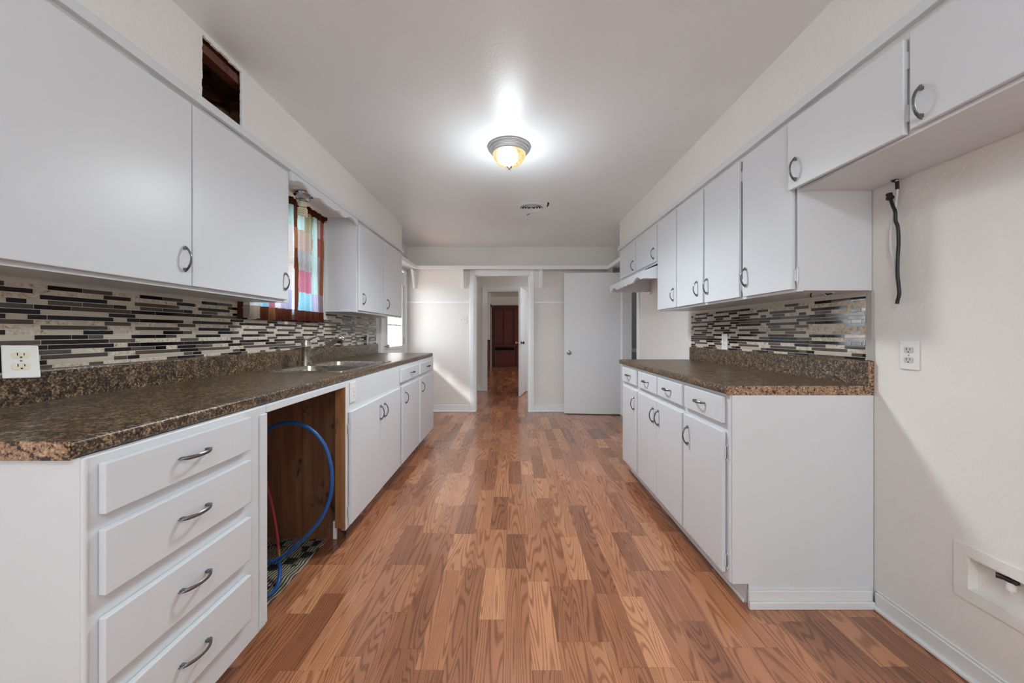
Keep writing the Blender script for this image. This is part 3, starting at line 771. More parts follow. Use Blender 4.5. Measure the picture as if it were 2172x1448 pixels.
# ---- sink and tap
def rrect(x0, x1, y0, y1, r, z, n=6):
    pts = []
    for (cx, cy, a0) in ((x1 - r, y1 - r, 0), (x0 + r, y1 - r, PI / 2), (x0 + r, y0 + r, PI), (x1 - r, y0 + r, 3 * PI / 2)):
        for k in range(n + 1):
            a = a0 + PI / 2 * k / n; pts.append((cx + r * math.cos(a), cy + r * math.sin(a), z))
    return pts
sk = thing('kitchen_sink', 'double bowl stainless steel sink set into the worktop', 'sink', ((SK[0] + SK[1]) / 2, (SK[2] + SK[3]) / 2, TOPZ))
ym = (SK[2] + SK[3]) / 2
B1 = (SK[0] + 0.085, SK[1] - 0.022, SK[2] + 0.024, ym - 0.014); B2 = (SK[0] + 0.085, SK[1] - 0.022, ym + 0.014, SK[3] - 0.024)
mb = MB()
for a0, a1, b0, b1 in panel_cells(SK[0], SK[1], SK[2], SK[3], [B1, B2]): mb.box(a0, a1, b0, b1, TOPZ + 0.0005, TOPZ + 0.006)
mb.loft([rrect(SK[0] - 0.004, SK[1] + 0.004, SK[2] - 0.004, SK[3] + 0.004, 0.03, TOPZ + 0.0005), rrect(SK[0] - 0.002, SK[1] + 0.002, SK[2] - 0.002, SK[3] + 0.002, 0.03, TOPZ + 0.008),
         rrect(SK[0] + 0.008, SK[1] - 0.008, SK[2] + 0.008, SK[3] - 0.008, 0.028, TOPZ + 0.0062)])
obj('rim', mb, 'steel', sk, 30)
for B in (B1, B2):
    r_ = []
    for (ins, z, rr) in ((-0.002, TOPZ + 0.0066, 0.055), (0.002, TOPZ + 0.002, 0.055), (0.006, TOPZ - 0.09, 0.06), (0.012, TOPZ - 0.15, 0.065), (0.03, TOPZ - 0.172, 0.07), (0.07, TOPZ - 0.176, 0.06)):
        r_.append(rrect(B[0] + ins, B[1] - ins, B[2] + ins, B[3] - ins, rr, z))
    bw = obj('bowl', MB().loft(r_, False, True), 'steel', sk, 50)
    mc = MB()
    for (cx, cy) in ((B[0], B[2]), (B[1], B[2]), (B[0], B[3]), (B[1], B[3])):   # fill the squared corners beside the round bowl
        sx = 1 if cx == B[0] else -1; sy = 1 if cy == B[2] else -1
        pts = [(cx, cy, TOPZ + 0.0058)] + [(cx + sx * 0.055 - sx * 0.055 * math.cos(PI / 2 * k / 6), cy + sy * 0.055 - sy * 0.055 * math.sin(PI / 2 * k / 6), TOPZ + 0.0058) for k in range(7)]
        mc.add(pts, [tuple(range(len(pts)))])
    obj('corner', mc, 'steel', bw)
    obj('drain', MB().lathe([(0.042, 0), (0.042, 0.003), (0.03, 0.003), (0.028, 0.0), (0.001, 0.0)], ((B[0] + B[1]) / 2, (B[2] + B[3]) / 2, TOPZ - 0.1755), 20), 'chrome', bw)
FX, FY = -1.408, 2.500
ft = thing('tap', 'brushed nickel single lever kitchen tap with pull-out spray', 'tap', (FX, FY, TOPZ + 0.006))
z0 = TOPZ + 0.006
obj('body', MB().lathe([(0.001, 0), (0.030, 0), (0.030, 0.028), (0.0285, 0.030), (0.0285, 0.125), (0.0295, 0.127), (0.0295, 0.130), (0.0285, 0.132), (0.0285, 0.150), (0.024, 0.172), (0.010, 0.180), (0.001, 0.181)], (FX, FY, z0), 28), 'steel', ft, 35)
lv = MB(); rings = []
for k in range(9):
    u = k / 8; cx = FX - 0.024 + 0.112 * u; cz = z0 + 0.150 + 0.052 * u ** 0.8; w = 0.026 * (1 - u) + 0.009 * u; h = 0.013 * (1 - u) + 0.004 * u
    rings.append([(cx, FY + w * math.cos(a), cz + h * math.sin(a)) for a in [2 * PI * j / 12 for j in range(12)]])
obj('lever', lv.loft(rings, True, True), 'steel', ft, 45)
p0 = Vector((FX + 0.022, FY, z0 + 0.050)); p1 = Vector((-1.190, FY, z0 + 0.180)); dv = p1 - p0
sp = obj('spout', MB().tube([p0 + dv * u for u in (0, 0.2, 0.5, 0.52)], [0.0135, 0.0135, 0.0140, 0.0140], 16), 'steel', ft, 40)
obj('spout_ring', MB().tube([p0 + dv * 0.52, p0 + dv * 0.535], 0.0138, 16), 'black', sp, 40)
obj('spray_head', MB().tube([p0 + dv * u for u in (0.535, 0.80, 0.90)] + [p1 + Vector((0.0, 0, 0.002)), p1 + Vector((0.018, 0, 0.004)), p1 + Vector((0.030, 0, -0.004)), p1 + Vector((0.033, 0, -0.012))],
    [0.0150, 0.0175, 0.0190, 0.0265, 0.0270, 0.021, 0.010], 18), 'steel', ft, 50)
obj('spray_face', MB().lathe([(0.001, 0), (0.017, 0), (0.020, 0.010), (0.001, 0.012)], (p1.x + 0.012, FY, p1.z - 0.030), 18), 'black', ft, 40)
# ================================================================== MOSAIC BACKSPLASHES
# one 12-inch sheet, row by row from the top: (start, end, kind); positions measured on the photograph, converted to metres along the wall
def cy(c): return 1216.8 / (1029.0 - c / 8.688)
SHEET_C = [
 [(358, 1007, 'D'), (1007, 1560, 'B'), (1560, 2060, 'S')],
 [(98, 1392, 'S'), (1392, 1892, 'D')],
 [(214, 1470, 'D'), (1470, 1977, 'T')],
 [(360, 1003, 'B'), (1003, 1575, 'S'), (1575, 1818, 'D'), (1818, 2062, 'T')],
 [(106, 795, 'D'), (795, 1897, 'B')],
 [(233, 1478, 'T'), (1478, 1968, 'D')],
 [(355, 1573, 'D'), (1573, 1820, 'T'), (1820, 2054, 'D')],
 [(108, 803, 'S'), (803, 1103, 'T'), (1103, 1400, 'S'), (1400, 1888, 'B')],
 [(226, 1475, 'B'), (1475, 1977, 'S')],
 [(353, 1018, 'T'), (1018, 1577, 'D'), (1577, 1818, 'B'), (1818, 2062, 'S')],
 [(118, 801, 'D'), (801, 1109, 'D'), (1109, 1388, 'B'), (1388, 1900, 'T')],
 [(237, 1487, 'S'), (1487, 1972, 'B')],
 [(365, 1581, 'D'), (1581, 1829, 'D'), (1829, 2057, 'D')],
 [(120, 800, 'B'), (800, 1103, 'T'), (1103, 1402, 'S'), (1402, 1900, 'D')],
 [(232, 1475, 'B'), (1475, 1977, 'S')],
 [(352, 1582, 'T'), (1582, 1832, 'B'), (1832, 2055, 'D')],
 [(457, 1122, 'S'), (1122, 1397, 'B'), (1397, 1905, 'D'), (1905, 2122, 'B')],
 [(230, 1481, 'D'), (1481, 1980, 'T')],
]
PER = 0.3045
SHEET = []
for row in SHEET_C:
    a0 = cy(row[0][0]); e = cy(row[-1][1]); k = PER / (e - a0)
    SHEET.append([((cy(a) - a0) * k + a0, (cy(b) - a0) * k + a0, c) for a, b, c in row])
ROWH = 0.01669; Z_ROW0 = 1.2833 + 2 * ROWH        # centre height of the top row
UNIT = {}
for kind in 'DBTS':
    UNIT[kind] = mesh_of('tile', MB().box(-0.5, 0.5, -0.5, 0.5, -0.5, 0.5), 't' + kind, (0, 0, 0))

def backsplash(side, label, ya, yb, ztop_of, holes, rnd):
    s = 1 if side == 'left' else -1
    xw = XL if side == 'left' else XR
    root = thing('tile_backsplash', label, 'backsplash', (xw + s * 0.004, (ya + yb) / 2, 1.045))
    g = MB()
    for a0, a1, b0, b1 in panel_cells(ya, yb, 1.0455, 1.337, holes): g.box(xw + s * 0.0005, xw + s * 0.0080, a0, a1, b0, b1)
    obj('grout_bed', g, 'grout', root)
    tiles = []
    for r, row in enumerate(SHEET):
        zc = Z_ROW0 - r * ROWH
        for rep in range(-8, 16):
            for (a, b, c) in row:
                if side == 'left': y0, y1 = a + rep * PER, b + rep * PER
                else: y1, y0 = 1.887 - (a - 1.2134) - rep * PER, 1.887 - (b - 1.2134) - rep * PER
                y0, y1 = max(y0, ya + 0.001), min(y1, yb - 0.001)
                if y1 - y0 < 0.008: continue
                z0, z1 = max(zc - ROWH / 2, 1.0455), min(zc + ROWH / 2, 1.338)
                if z1 - z0 < 0.004: continue
                ym_ = (y0 + y1) / 2
                if any(h[0] < ym_ < h[1] and zc > h[2] for h in holes): continue
                cc = c
                if rnd.random() < 0.16: cc = rnd.choice('DBTS')
                tiles.append((y0, y1, z0, z1, cc))
    tiles.sort(key=lambda q: -((q[1] - q[0]) * (q[3] - q[2]) / ((q[0] + q[1]) / 2 + 0.05) ** 3) if q[0] > 1.02 or side == 'right' else 0)
    rest = {k: MB() for k in 'DBTS'}
    for i, (y0, y1, z0, z1, c) in enumerate(tiles):
        d = {'D': 0.0095, 'B': 0.0092, 'T': 0.0088, 'S': 0.0083}[c] + rnd.uniform(-0.0003, 0.0003)
        if i < 300:
            inst('tile', UNIT[c], root, (xw + s * (d + 0.002) / 2, (y0 + y1) / 2, (z0 + z1) / 2), (0, 0, 0), (d - 0.002, (y1 - y0) - 0.0027, (z1 - z0) - 0.0023))
        else:
            rest[c].box(xw + s * 0.002, xw + s * d, y0 + 0.00135, y1 - 0.00135, z0 + 0.00115, z1 - 0.00115)
    # the small far tiles: one part with four materials
    allm = MB(); mi = []
    for j, k in enumerate('DBTS'):
        n0 = len(allm.f); allm.add(rest[k].v, rest[k].f); mi += [j] * (len(allm.f) - n0)
    if allm.f:
        o = obj('small_tiles', allm, 'tD', root)
        for k in 'BTS': o.data.materials.append(M['t' + k])
        for p_, j in zip(o.data.polygons, mi): p_.material_index = j
        o['kind'] = 'stuff'
    return root
backsplash('left', 'glass and stone strip mosaic backsplash along the sink wall', 0.80, 4.185, None, [(2.095, 3.0, 1.262, 1.343)], random.Random(11))
bs = backsplash('right', 'glass and stone strip mosaic backsplash on the fridge side', 1.594, 3.165, None, [], random.Random(23))
obj('plaster_edge', MB().box(XR - 0.0005, XR - 0.010, 1.566, 1.594, 1.045, 1.342, 0.003), paint('gray_caulk', (0.42, 0.40, 0.37), 0.8, 90, 0.6, 0.003), bs)

# ================================================================== FLOOR STRIPS
SW, SX0 = 0.1013, 0.064
JOINT = {-11: [1197], -10: [1301, 1197, 1039], -9: [1421.8, 1258.4, 1071.8, 973.3], -8: [1421.8, 1122.6, 1071.8, 1017.5], -7: [1197, 1114, 1002.7, 973.3, 952],
 -6: [1297.5, 1197, 1002.7], -5: [1375.7, 1131.8, 1071.8, 977], -4: [1209.4, 1131.8, 1005.9], -3: [1203.8, 1039], -2: [1313.5, 1203.8, 1123, 973.6],
 -1: [1205.5, 1132.5, 1070.9, 977.9], 0: [1421.3, 1132.5, 1005.9, 977.9, 951], 1: [1360.5, 1103.7, 1056, 1013.8], 2: [1360.5, 1229.2, 1056, 966.8],
 3: [1415.2, 1126.7, 1071.4, 973.3], 4: [1415.2, 1264.4, 1071.4, 1016], 5: [1210, 1128.8, 1008], 6: [1316.9, 1210, 1043.6, 1008, 977], 7: [1372.9, 1107.6, 1018.8],
 8: [1372.9, 1212, 970], 9: [], 10: [1317.6], 11: [], 12: [1413.6], 13: [], 14: []}
TONE = {(-11, 1150): .05, (-10, 1250): .85, (-10, 1400): .25, (-9, 1340): .12, (-9, 1440): .35, (-9, 1150): .55, (-8, 1300): .75, (-8, 1440): .65, (-8, 1095): .45,
 (-7, 1150): .12, (-7, 1300): .4, (-6, 1250): .5, (-6, 1400): .28, (-6, 1100): .6, (-5, 1440): .15, (-5, 1250): .22, (-5, 1020): .85, (-5, 1100): .4, (-4, 1170): .75,
 (-4, 1300): .55, (-4, 1060): .45, (-3, 1300): .3, (-3, 1100): .6, (-3, 1000): .2, (-2, 1260): .92, (-2, 1380): .42, (-2, 1160): .6, (-2, 1050): .7, (-1, 1170): .1, (-1, 1300): .45,
 (-1, 1100): .5, (-1, 1020): .15, (0, 1300): .85, (0, 1440): .3, (0, 1060): .55, (0, 990): .9, (1, 1230): .4, (1, 1080): .3, (1, 1030): .8, (1, 1400): .5, (1, 990): .2,
 (2, 1150): .85, (2, 1300): .35, (2, 1400): .6, (2, 1000): .65, (3, 1250): .2, (3, 1100): .1, (3, 1000): .6, (3, 1440): .4, (4, 1340): .95, (4, 1150): .6, (4, 1440): .65, (4, 1040): .6,
 (5, 1170): .15, (5, 1300): .4, (5, 1060): .55, (6, 1400): .12, (6, 1150): .65, (6, 990): .8, (6, 1025): .5, (7, 1250): .5, (7, 1440): .4, (7, 1060): .45, (7, 1000): .2,
 (8, 1100): .08, (8, 1300): .5, (8, 1440): .3, (9, 1200): .1, (9, 1440): .45, (10, 1440): .12, (10, 1250): .5, (11, 1400): .1, (12, 1440): .1, (12, 1380): .6, (13, 1440): .1, (14, 1440): .35}
def fY(y): return 780 * CAMZ / (y - 706.0)
rf = random.Random(5)
strips = []
kmin, kmax = int(math.floor((-3.0 - SX0) / SW)), int(math.ceil((3.0 - SX0) / SW))
for k in range(kmin, kmax):
    js = sorted(fY(y) for y in JOINT.get(k, []))
    ys = [-3.0 + rf.uniform(-0.4, 0)]
    target = js + [13.05]
    cur = ys[0]
    for tgt in target:
        while tgt - cur > (0.62 if tgt != js[0:1] else 0.9):
            if JOINT.get(k) and tgt < 13 and tgt - cur < 0.85: break
            cur += rf.choice((0.30, 0.36, 0.44, 0.52)) * rf.uniform(0.95, 1.05); ys.append(cur)
        if tgt - cur < 0.12 and len(ys) > 1: ys.pop()
        cur = tgt; ys.append(cur)
    x0, x1 = SX0 + k * SW, SX0 + (k + 1) * SW
    for a, b in zip(ys, ys[1:]):
        yi = 706 + 780 * CAMZ / max(0.4, (a + b) / 2) if (a + b) > 0 else 9999
        tone = rf.choice((0.12, 0.25, 0.35, 0.45, 0.5, 0.55, 0.6, 0.7, 0.85)) * (0.9 if b > 6 else 1)
        for (kk, ty), tv in TONE.items():
            if kk == k and a <= fY(ty) <= b: tone = tv
        strips.append((x0, x1, a, b, tone, rf.random()))
def shown(s):
    x0, x1, a, b = s[:4]
    xm, ym_ = (x0 + x1) / 2, (a + b) / 2
    if b < 1.15 or a > 5.6: return 0
    if ym_ < 4.2 and xm < -1.0: return 0
    if 1.57 < ym_ < 3.15 and xm > 1.02: return 0
    if xm < XL or xm > XR: return 0
    if abs(xm) > ym_ * 1.42: return 0
    return (b - a) / max(1.2, ym_) ** 3
strips.sort(key=lambda s: -shown(s))
UB = mesh_of('plank', MB().box(-0.5, 0.5, -0.5, 0.5, -0.5, 0.5), 'oak', (0, 0, 0))
far = MB(); tones = []; shifts = []
for i, (x0, x1, a, b, tone, sh_) in enumerate(strips):
    if i < 290 and shown(strips[i]) > 0:
        o = inst('plank', UB, floor, ((x0 + x1) / 2, (a + b) / 2, -0.0041), (0, 0, 0), (x1 - x0 - 0.0004, b - a - 0.0008, 0.008))
        o.color = (tone, sh_, 0, 1)
    else:
        n0 = len(far.f)
        b = min(b, 13.0); a = max(a, -3.0); x0, x1 = max(-3.0, x0), min(3.0, x1)
        if b - a < 0.02 or x1 - x0 < 0.01: continue
        far.box(x0 + 0.0002, x1 - 0.0002, a + 0.0004, b - 0.0004, -0.0081, -0.0001)
        tones += [tone] * 6; shifts += [sh_] * 6
fo = obj('far_planks', far, 'oak_far', floor); fo['kind'] = 'stuff'
for nm, vals in (('tone', tones), ('shift', shifts)):
    at = fo.data.attributes.new(nm, 'FLOAT', 'FACE'); at.data.foreach_set('value', vals)

# ================================================================== CEILING FIXTURES
def lampglass():
    m, nt, p = nodes('lit_amber_glass')
    out = nt.nodes['Material Output']
    tc = N(nt, 'ShaderNodeTexCoord')
    d = N(nt, 'ShaderNodeVectorMath', operation='DISTANCE'); L(nt, tc.outputs['Object'], d.inputs[0]); d.inputs[1].default_value = (-0.012, -0.06, 0.045)
    hot = N(nt, 'ShaderNodeMapRange'); hot.inputs[1].default_value = 0.080; hot.inputs[2].default_value = 0.02
    L(nt, d.outputs['Value'], hot.inputs[0])
    n = noise(nt, tc.outputs['Object'], 38, 2, 0.5, 1.5)
    pr = ramp(nt, [(0.42, (1.0, 0.86, 0.42)), (0.50, (0.80, 0.55, 0.18)), (0.58, (1.0, 0.90, 0.50))]); L(nt, n.outputs[0], pr.inputs[0])
    c = mixc(nt, hot.outputs[0], pr.outputs[0], (1.0, 0.93, 0.72))
    st = math_n(nt, 'ADD', 0.90, math_n(nt, 'MULTIPLY', math_n(nt, 'POWER', hot.outputs[0], 1.8), 24.0))
    e = N(nt, 'ShaderNodeEmission'); L(nt, c, e.inputs[0]); L(nt, st, e.inputs[1])
    g = N(nt, 'ShaderNodeBsdfGlossy'); g.inputs['Roughness'].default_value = 0.15; g.inputs[0].default_value = (0.08, 0.08, 0.07, 1)
    ad = N(nt, 'ShaderNodeAddShader'); L(nt, e.outputs[0], ad.inputs[0]); L(nt, g.outputs[0], ad.inputs[1]); L(nt, ad.outputs[0], out.inputs[0])
    return m
M['lampglass'] = lampglass()
M['pan'] = plain('pewter_pan', (0.62, 0.62, 0.63), 0.38, 0.85)
def ceiling_light(x, y, label, group, watt, shape, glow=0):
    t = thing('ceiling_light', label, 'light', (x, y, H), group)
    obj('pan', MB().lathe([(0.100, 0), (0.144, -0.001), (0.146, -0.012), (0.140, -0.018), (0.134, -0.019), (0.135, -0.028), (0.128, -0.034), (0.122, -0.035), (0.122, -0.043), (0.116, -0.050), (0.110, -0.050)], (x, y, H), 48), 'pan', t, 30)
    pr = [(0.113 * math.cos(a), -0.046 - 0.088 * math.sin(a)) for a in [PI / 2 * k / 12 for k in range(12)]] + [(0.012, -0.1342)]
    obj('glass_bowl', MB().lathe(pr, (x, y, H), 48, 'z', False), 'lampglass', t, True)
    obj('finial', MB().lathe([(0.001, -0.130), (0.021, -0.131), (0.021, -0.138), (0.010, -0.144), (0.006, -0.150), (0.008, -0.156), (0.005, -0.163), (0.001, -0.165)], (x, y, H), 20), 'chrome', t, 40)
    pd = bpy.data.lights.new('lamp_light', shape); pd.energy = watt; pd.shadow_soft_size = 0.12; pd.color = (0.84, 0.945, 1.0)
    if shape == 'SPOT': pd.spot_size = math.radians(160); pd.spot_blend = 0.65
    po_ = bpy.data.objects.new('lamp_light', pd); link(po_, t, (x, y, H - 0.19))
    if glow:
        gd = bpy.data.lights.new('lamp_glow', 'POINT'); gd.energy = glow; gd.shadow_soft_size = 0.09; gd.color = (0.84, 0.945, 1.0)
        link(bpy.data.objects.new('lamp_glow', gd), t, (x, y, H - 0.34))
    return t
ceiling_light(-0.029, 2.526, 'round flush ceiling light with amber glass bowl and finial, lit', 'flush ceiling lights', 82, 'SPOT', 8)
ceiling_light(0.2, -0.6, 'added fill light shaped like the round flush ceiling light, unseen behind the camera', 'flush ceiling lights', 38, 'POINT')  # added lamp out of view, brightens the near end of the kitchen

vt = thing('ceiling_vent', 'round white ceiling air vent with concentric rings', 'vent', (0.182, 3.734, H))
vx, vy = 0.182, 3.734
obj('throat', MB().lathe([(0.001, -0.0008), (0.118, -0.0008), (0.118, -0.002), (0.001, -0.002)], (vx, vy, H), 32, 'z'), 'dark', vt)
obj('flange', MB().lathe([(0.112, -0.002), (0.158, -0.001), (0.158, -0.004), (0.135, -0.008), (0.118, -0.009), (0.112, -0.008)], (vx, vy, H), 48, 'z', False), 'ceil', vt, 40)
for r_ in (0.096, 0.070, 0.044): obj('ring', MB().lathe([(r_, -0.004), (r_ + 0.010, -0.010), (r_ + 0.013, -0.016), (r_ + 0.009, -0.016), (r_ - 0.003, -0.004)], (vx, vy, H), 40, 'z', False), 'ceil', vt, 40)
obj('centre_cone', MB().lathe([(0.001, -0.006), (0.012, -0.006), (0.026, -0.018), (0.001, -0.020)], (vx, vy, H), 32), 'ceil', vt, 40)
mb = MB()        # curl of torn ceiling paint beside the vent
mb.prism([(0.318, 3.62), (0.335, 3.58), (0.352, 3.61), (0.350, 3.70), (0.338, 3.73), (0.330, 3.68)], 'z', H - 0.0012, H - 0.0002)
obj('paint_tear', mb, 'dark', ceiling)
obj('paint_curl', MB().prism([(0.30, 3.60), (0.332, 3.585), (0.336, 3.66), (0.33, 3.72), (0.30, 3.73), (0.27, 3.66)], 'z', H - 0.004, H - 0.002), 'ceil', ceiling)
obj('paint_tear', MB().prism([(0.14, 3.985), (0.17, 3.93), (0.178, 3.935), (0.15, 3.99)], 'z', H - 0.0012, H - 0.0002), 'dark', ceiling)

# lamp holder with spiral bulb in the window niche
nl = thing('pendant_socket', 'chrome ceiling canopy with a hanging spiral bulb above the sink window', 'light', (-1.44, 2.52, 2.125))
obj('canopy', MB().lathe([(0.001, 0), (0.058, -0.001), (0.064, -0.010), (0.060, -0.020), (0.045, -0.024), (0.045, -0.044), (0.030, -0.050), (0.001, -0.050)], (-1.44, 2.52, 2.125), 32), 'chrome', nl, 40)
obj('screw', MB().tube([(-1.402, 2.52, 2.09), (-1.38, 2.535, 2.092)], 0.003, 6), 'black', nl)
obj('socket_wire', MB().tube([(-1.455, 2.505, 2.08), (-1.475, 2.50, 2.068), (-1.468, 2.505, 2.052), (-1.45, 2.512, 2.046)], 0.003, 6), 'ivory', nl)
bb = obj('bulb_base', MB().lathe([(0.001, 0.012), (0.020, 0.010), (0.028, 0.0), (0.030, -0.012), (0.024, -0.022), (0.020, -0.028), (0.001, -0.030)], (-1.442, 2.515, 2.052), 24), 'cfl', nl, 40)
pts = []
for k in range(100):
    a = 2 * PI * 4.2 * k / 99; rr = 0.0265 * (0.75 + 0.25 * min(1, k / 12)); pts.append((-1.442 + rr * math.cos(a), 2.515 + rr * math.sin(a), 2.020 - 0.055 * k / 99))
obj('spiral', MB().tube(pts, 0.0058, 7), 'cfl', nl, True)

# ================================================================== CURTAINS
def fabric():
    m, nt, p = nodes('patchwork_fabric')
    out = nt.nodes['Material Output']
    at = N(nt, 'ShaderNodeAttribute', attribute_name='patch')
    v = pos(nt)
    n = noise(nt, v, 22, 1, 0.5, 1.6)
    s = math_n(nt, 'ABSOLUTE', math_n(nt, 'SINE', math_n(nt, 'MULTIPLY', n.outputs[0], 34)))
    r = ramp(nt, [(0.10, (1, 1, 1)), (0.30, (0, 0, 0))]); L(nt, s, r.inputs[0])
    w = noise(nt, pos(nt, (300, 300, 40)), 1.0, 2)
    c = mixc(nt, math_n(nt, 'MULTIPLY', r.outputs[0], 0.45), at.outputs['Color'], mixc(nt, 1.0, at.outputs['Color'], (0.28, 0.24, 0.24), 'MULTIPLY'))
    c = mixc(nt, math_n(nt, 'MULTIPLY', w.outputs[0], 0.25), c, mixc(nt, 1.0, c, (0.6, 0.6, 0.6), 'MULTIPLY'))
    d = N(nt, 'ShaderNodeBsdfDiffuse'); t = N(nt, 'ShaderNodeBsdfTranslucent')
    L(nt, c, d.inputs[0]); L(nt, c, t.inputs[0])
    mx = N(nt, 'ShaderNodeMixShader'); mx.inputs[0].default_value = 0.30
    L(nt, d.outputs[0], mx.inputs[1]); L(nt, t.outputs[0], mx.inputs[2]); L(nt, mx.outputs[0], out.inputs[0])
    return m
M['fabric'] = fabric()
BR = (0.085, 0.028, 0.016); TAN = (0.32, 0.26, 0.22); PINK = (0.36, 0.14, 0.19); SKY = (0.24, 0.45, 0.56); LAV = (0.40, 0.39, 0.54); CYAN = (0.38, 0.54, 0.55)
GRB = (0.27, 0.29, 0.30); WHT = (0.56, 0.55, 0.55); ROSE = (0.28, 0.08, 0.08); ORG = (0.22, 0.095, 0.05); MAU = (0.25, 0.185, 0.195); OLV = (0.25, 0.25, 0.17); PNKT = (0.38, 0.30, 0.27)
def curtain(label, ya, yb, cols, seed, gap):
    """cols: (y_end, [colours from the top: header .. hem]) ; rows at fixed heights"""
    rows = [2.098, 2.045, 1.90, 1.76, 1.611, 1.455, 1.325, 1.245]
    rnd = random.Random(seed); NY, NZ = 200, 130
    t = thing('curtain', label, 'curtain', (-1.52, (ya + yb) / 2, 1.245), 'patchwork curtains')
    ph = rnd.uniform(0, 6)
    V = []; F = []; FC = []
    for j in range(NZ + 1):
        z = 2.098 + (1.247 - 2.098) * j / NZ
        amp = 0.010 + 0.006 * (j / NZ)
        if z > 2.045: amp = 0.006
        for i in range(NY + 1):
            y = ya + (yb - ya) * i / NY
            q = (y - ya) / 0.085
            x = -1.522 + amp * math.sin(2 * PI * q + ph + 0.8 * math.sin(3 * y + z * 2)) + 0.004 * math.sin(2 * PI * q * 2.3 + 2 * ph + z)
            if z > 2.045: x += 0.005 * math.sin(2 * PI * (y - ya) / 0.018 + 4 * math.sin(y * 40))
            zz = z + (0.004 * math.sin(2 * PI * q + ph) if j == NZ else 0)
            e = max(0.0, 1 - (y - ya) / 0.03, 1 - (yb - y) / 0.03) if not gap else max(0.0, 1 - (y - ya) / 0.03)
            if gap < 0: e = max(0.0, 1 - (yb - y) / 0.03)
            x = x * (1 - e) + (XL + 0.014) * e if z < 2.07 else x
            dn = max(0.0, (1.80 - z) / 0.55)
            yy = y + 0.004 * math.sin(z * 9 + q)
            if gap > 0: yy = ya + (yy - ya) * (1 - 0.075 * dn)
            V.append((x, yy, zz))
    def colr(y, z):
        r = 0
        while r < len(rows) - 2 and z < rows[r + 1]: r += 1
        for ye, cc in cols:
            if y <= ye: return cc[r]
        return cols[-1][1][r]
    hv, cl = [], []
    for j in range(NZ):
        for i in range(NY):
            F.append((j * (NY + 1) + i, j * (NY + 1) + i + 1, (j + 1) * (NY + 1) + i + 1, (j + 1) * (NY + 1) + i))
            y = ya + (yb - ya) * (i + 0.5) / NY; z = 2.098 + (1.247 - 2.098) * (j + 0.5) / NZ
            FC.append(colr(y + 0.002 * math.sin(z * 30), z))
    split = next(j for j in range(NZ) if 2.098 + (1.247 - 2.098) * (j + 0.5) / NZ < 2.045) * NY
    for nm, ff, fc in (('header', F[:split], FC[:split]), ('panel', F[split:], FC[split:])):
        used = sorted({i for f in ff for i in f}); ix = {u: k for k, u in enumerate(used)}
        o = obj(nm, MB().add([V[u] for u in used], [tuple(ix[i] for i in f) for f in ff]), 'fabric', t, True)
        at = o.data.attributes.new('patch', 'FLOAT_COLOR', 'FACE')
        at.data.foreach_set('color', [x for c in fc for x in (c[0], c[1], c[2], 1.0)])
    return t
curtain('patchwork curtain panel with pink, sky blue and lavender squares, beside the far wall cabinet', 2.550, 2.990,
        [(2.572, [BR, BR, ORG, BR, BR, BR, BR]), (2.655, [BR, CYAN, PNKT, GRB, PINK, SKY, LAV][:6] + [BR]), (2.70, [BR, PNKT, PNKT, GRB, PINK, SKY][:6] + [BR]), (2.79, [BR, OLV, TAN, GRB, PINK, SKY][:6] + [BR]),
         (2.835, [BR, CYAN, CYAN, CYAN, CYAN, LAV, BR]), (2.89, [BR, TAN, ROSE, MAU, MAU, MAU, BR]), (2.96, [BR, ROSE, ORG, ORG, ORG, MAU, BR]), (3.0, [BR, CYAN, ORG, GRB, GRB, ROSE, ORG])], 1, -1)
curtain('pale patchwork curtain panel mostly hidden behind the near wall cabinet', 2.075, 2.548,
        [(2.09, [BR, BR, BR, BR, BR, BR, BR]), (2.19, [BR, WHT, PNKT, LAV, PINK, WHT, TAN]), (2.27, [BR, CYAN, WHT, SKY, WHT, SKY, BR]), (2.35, [BR, PINK, TAN, PINK, SKY, PINK, ORG]),
         (2.43, [BR, CYAN, WHT, WHT, LAV, WHT, BR]), (2.50, [BR, CYAN, TAN, WHT, WHT, LAV, BR]), (2.541, [BR, CYAN, WHT, WHT, WHT, LAV, BR]), (2.56, [BR, BR, BR, ORG, TAN, BR, BR])], 2, 1)
rod = obj('curtain_rod', MB().tube([(-1.540, 2.05, 2.070), (-1.540, 3.02, 2.070)], 0.0035, 10), 'black')
tag(rod, 'thin black curtain rod threaded through the curtain headers', 'rod')

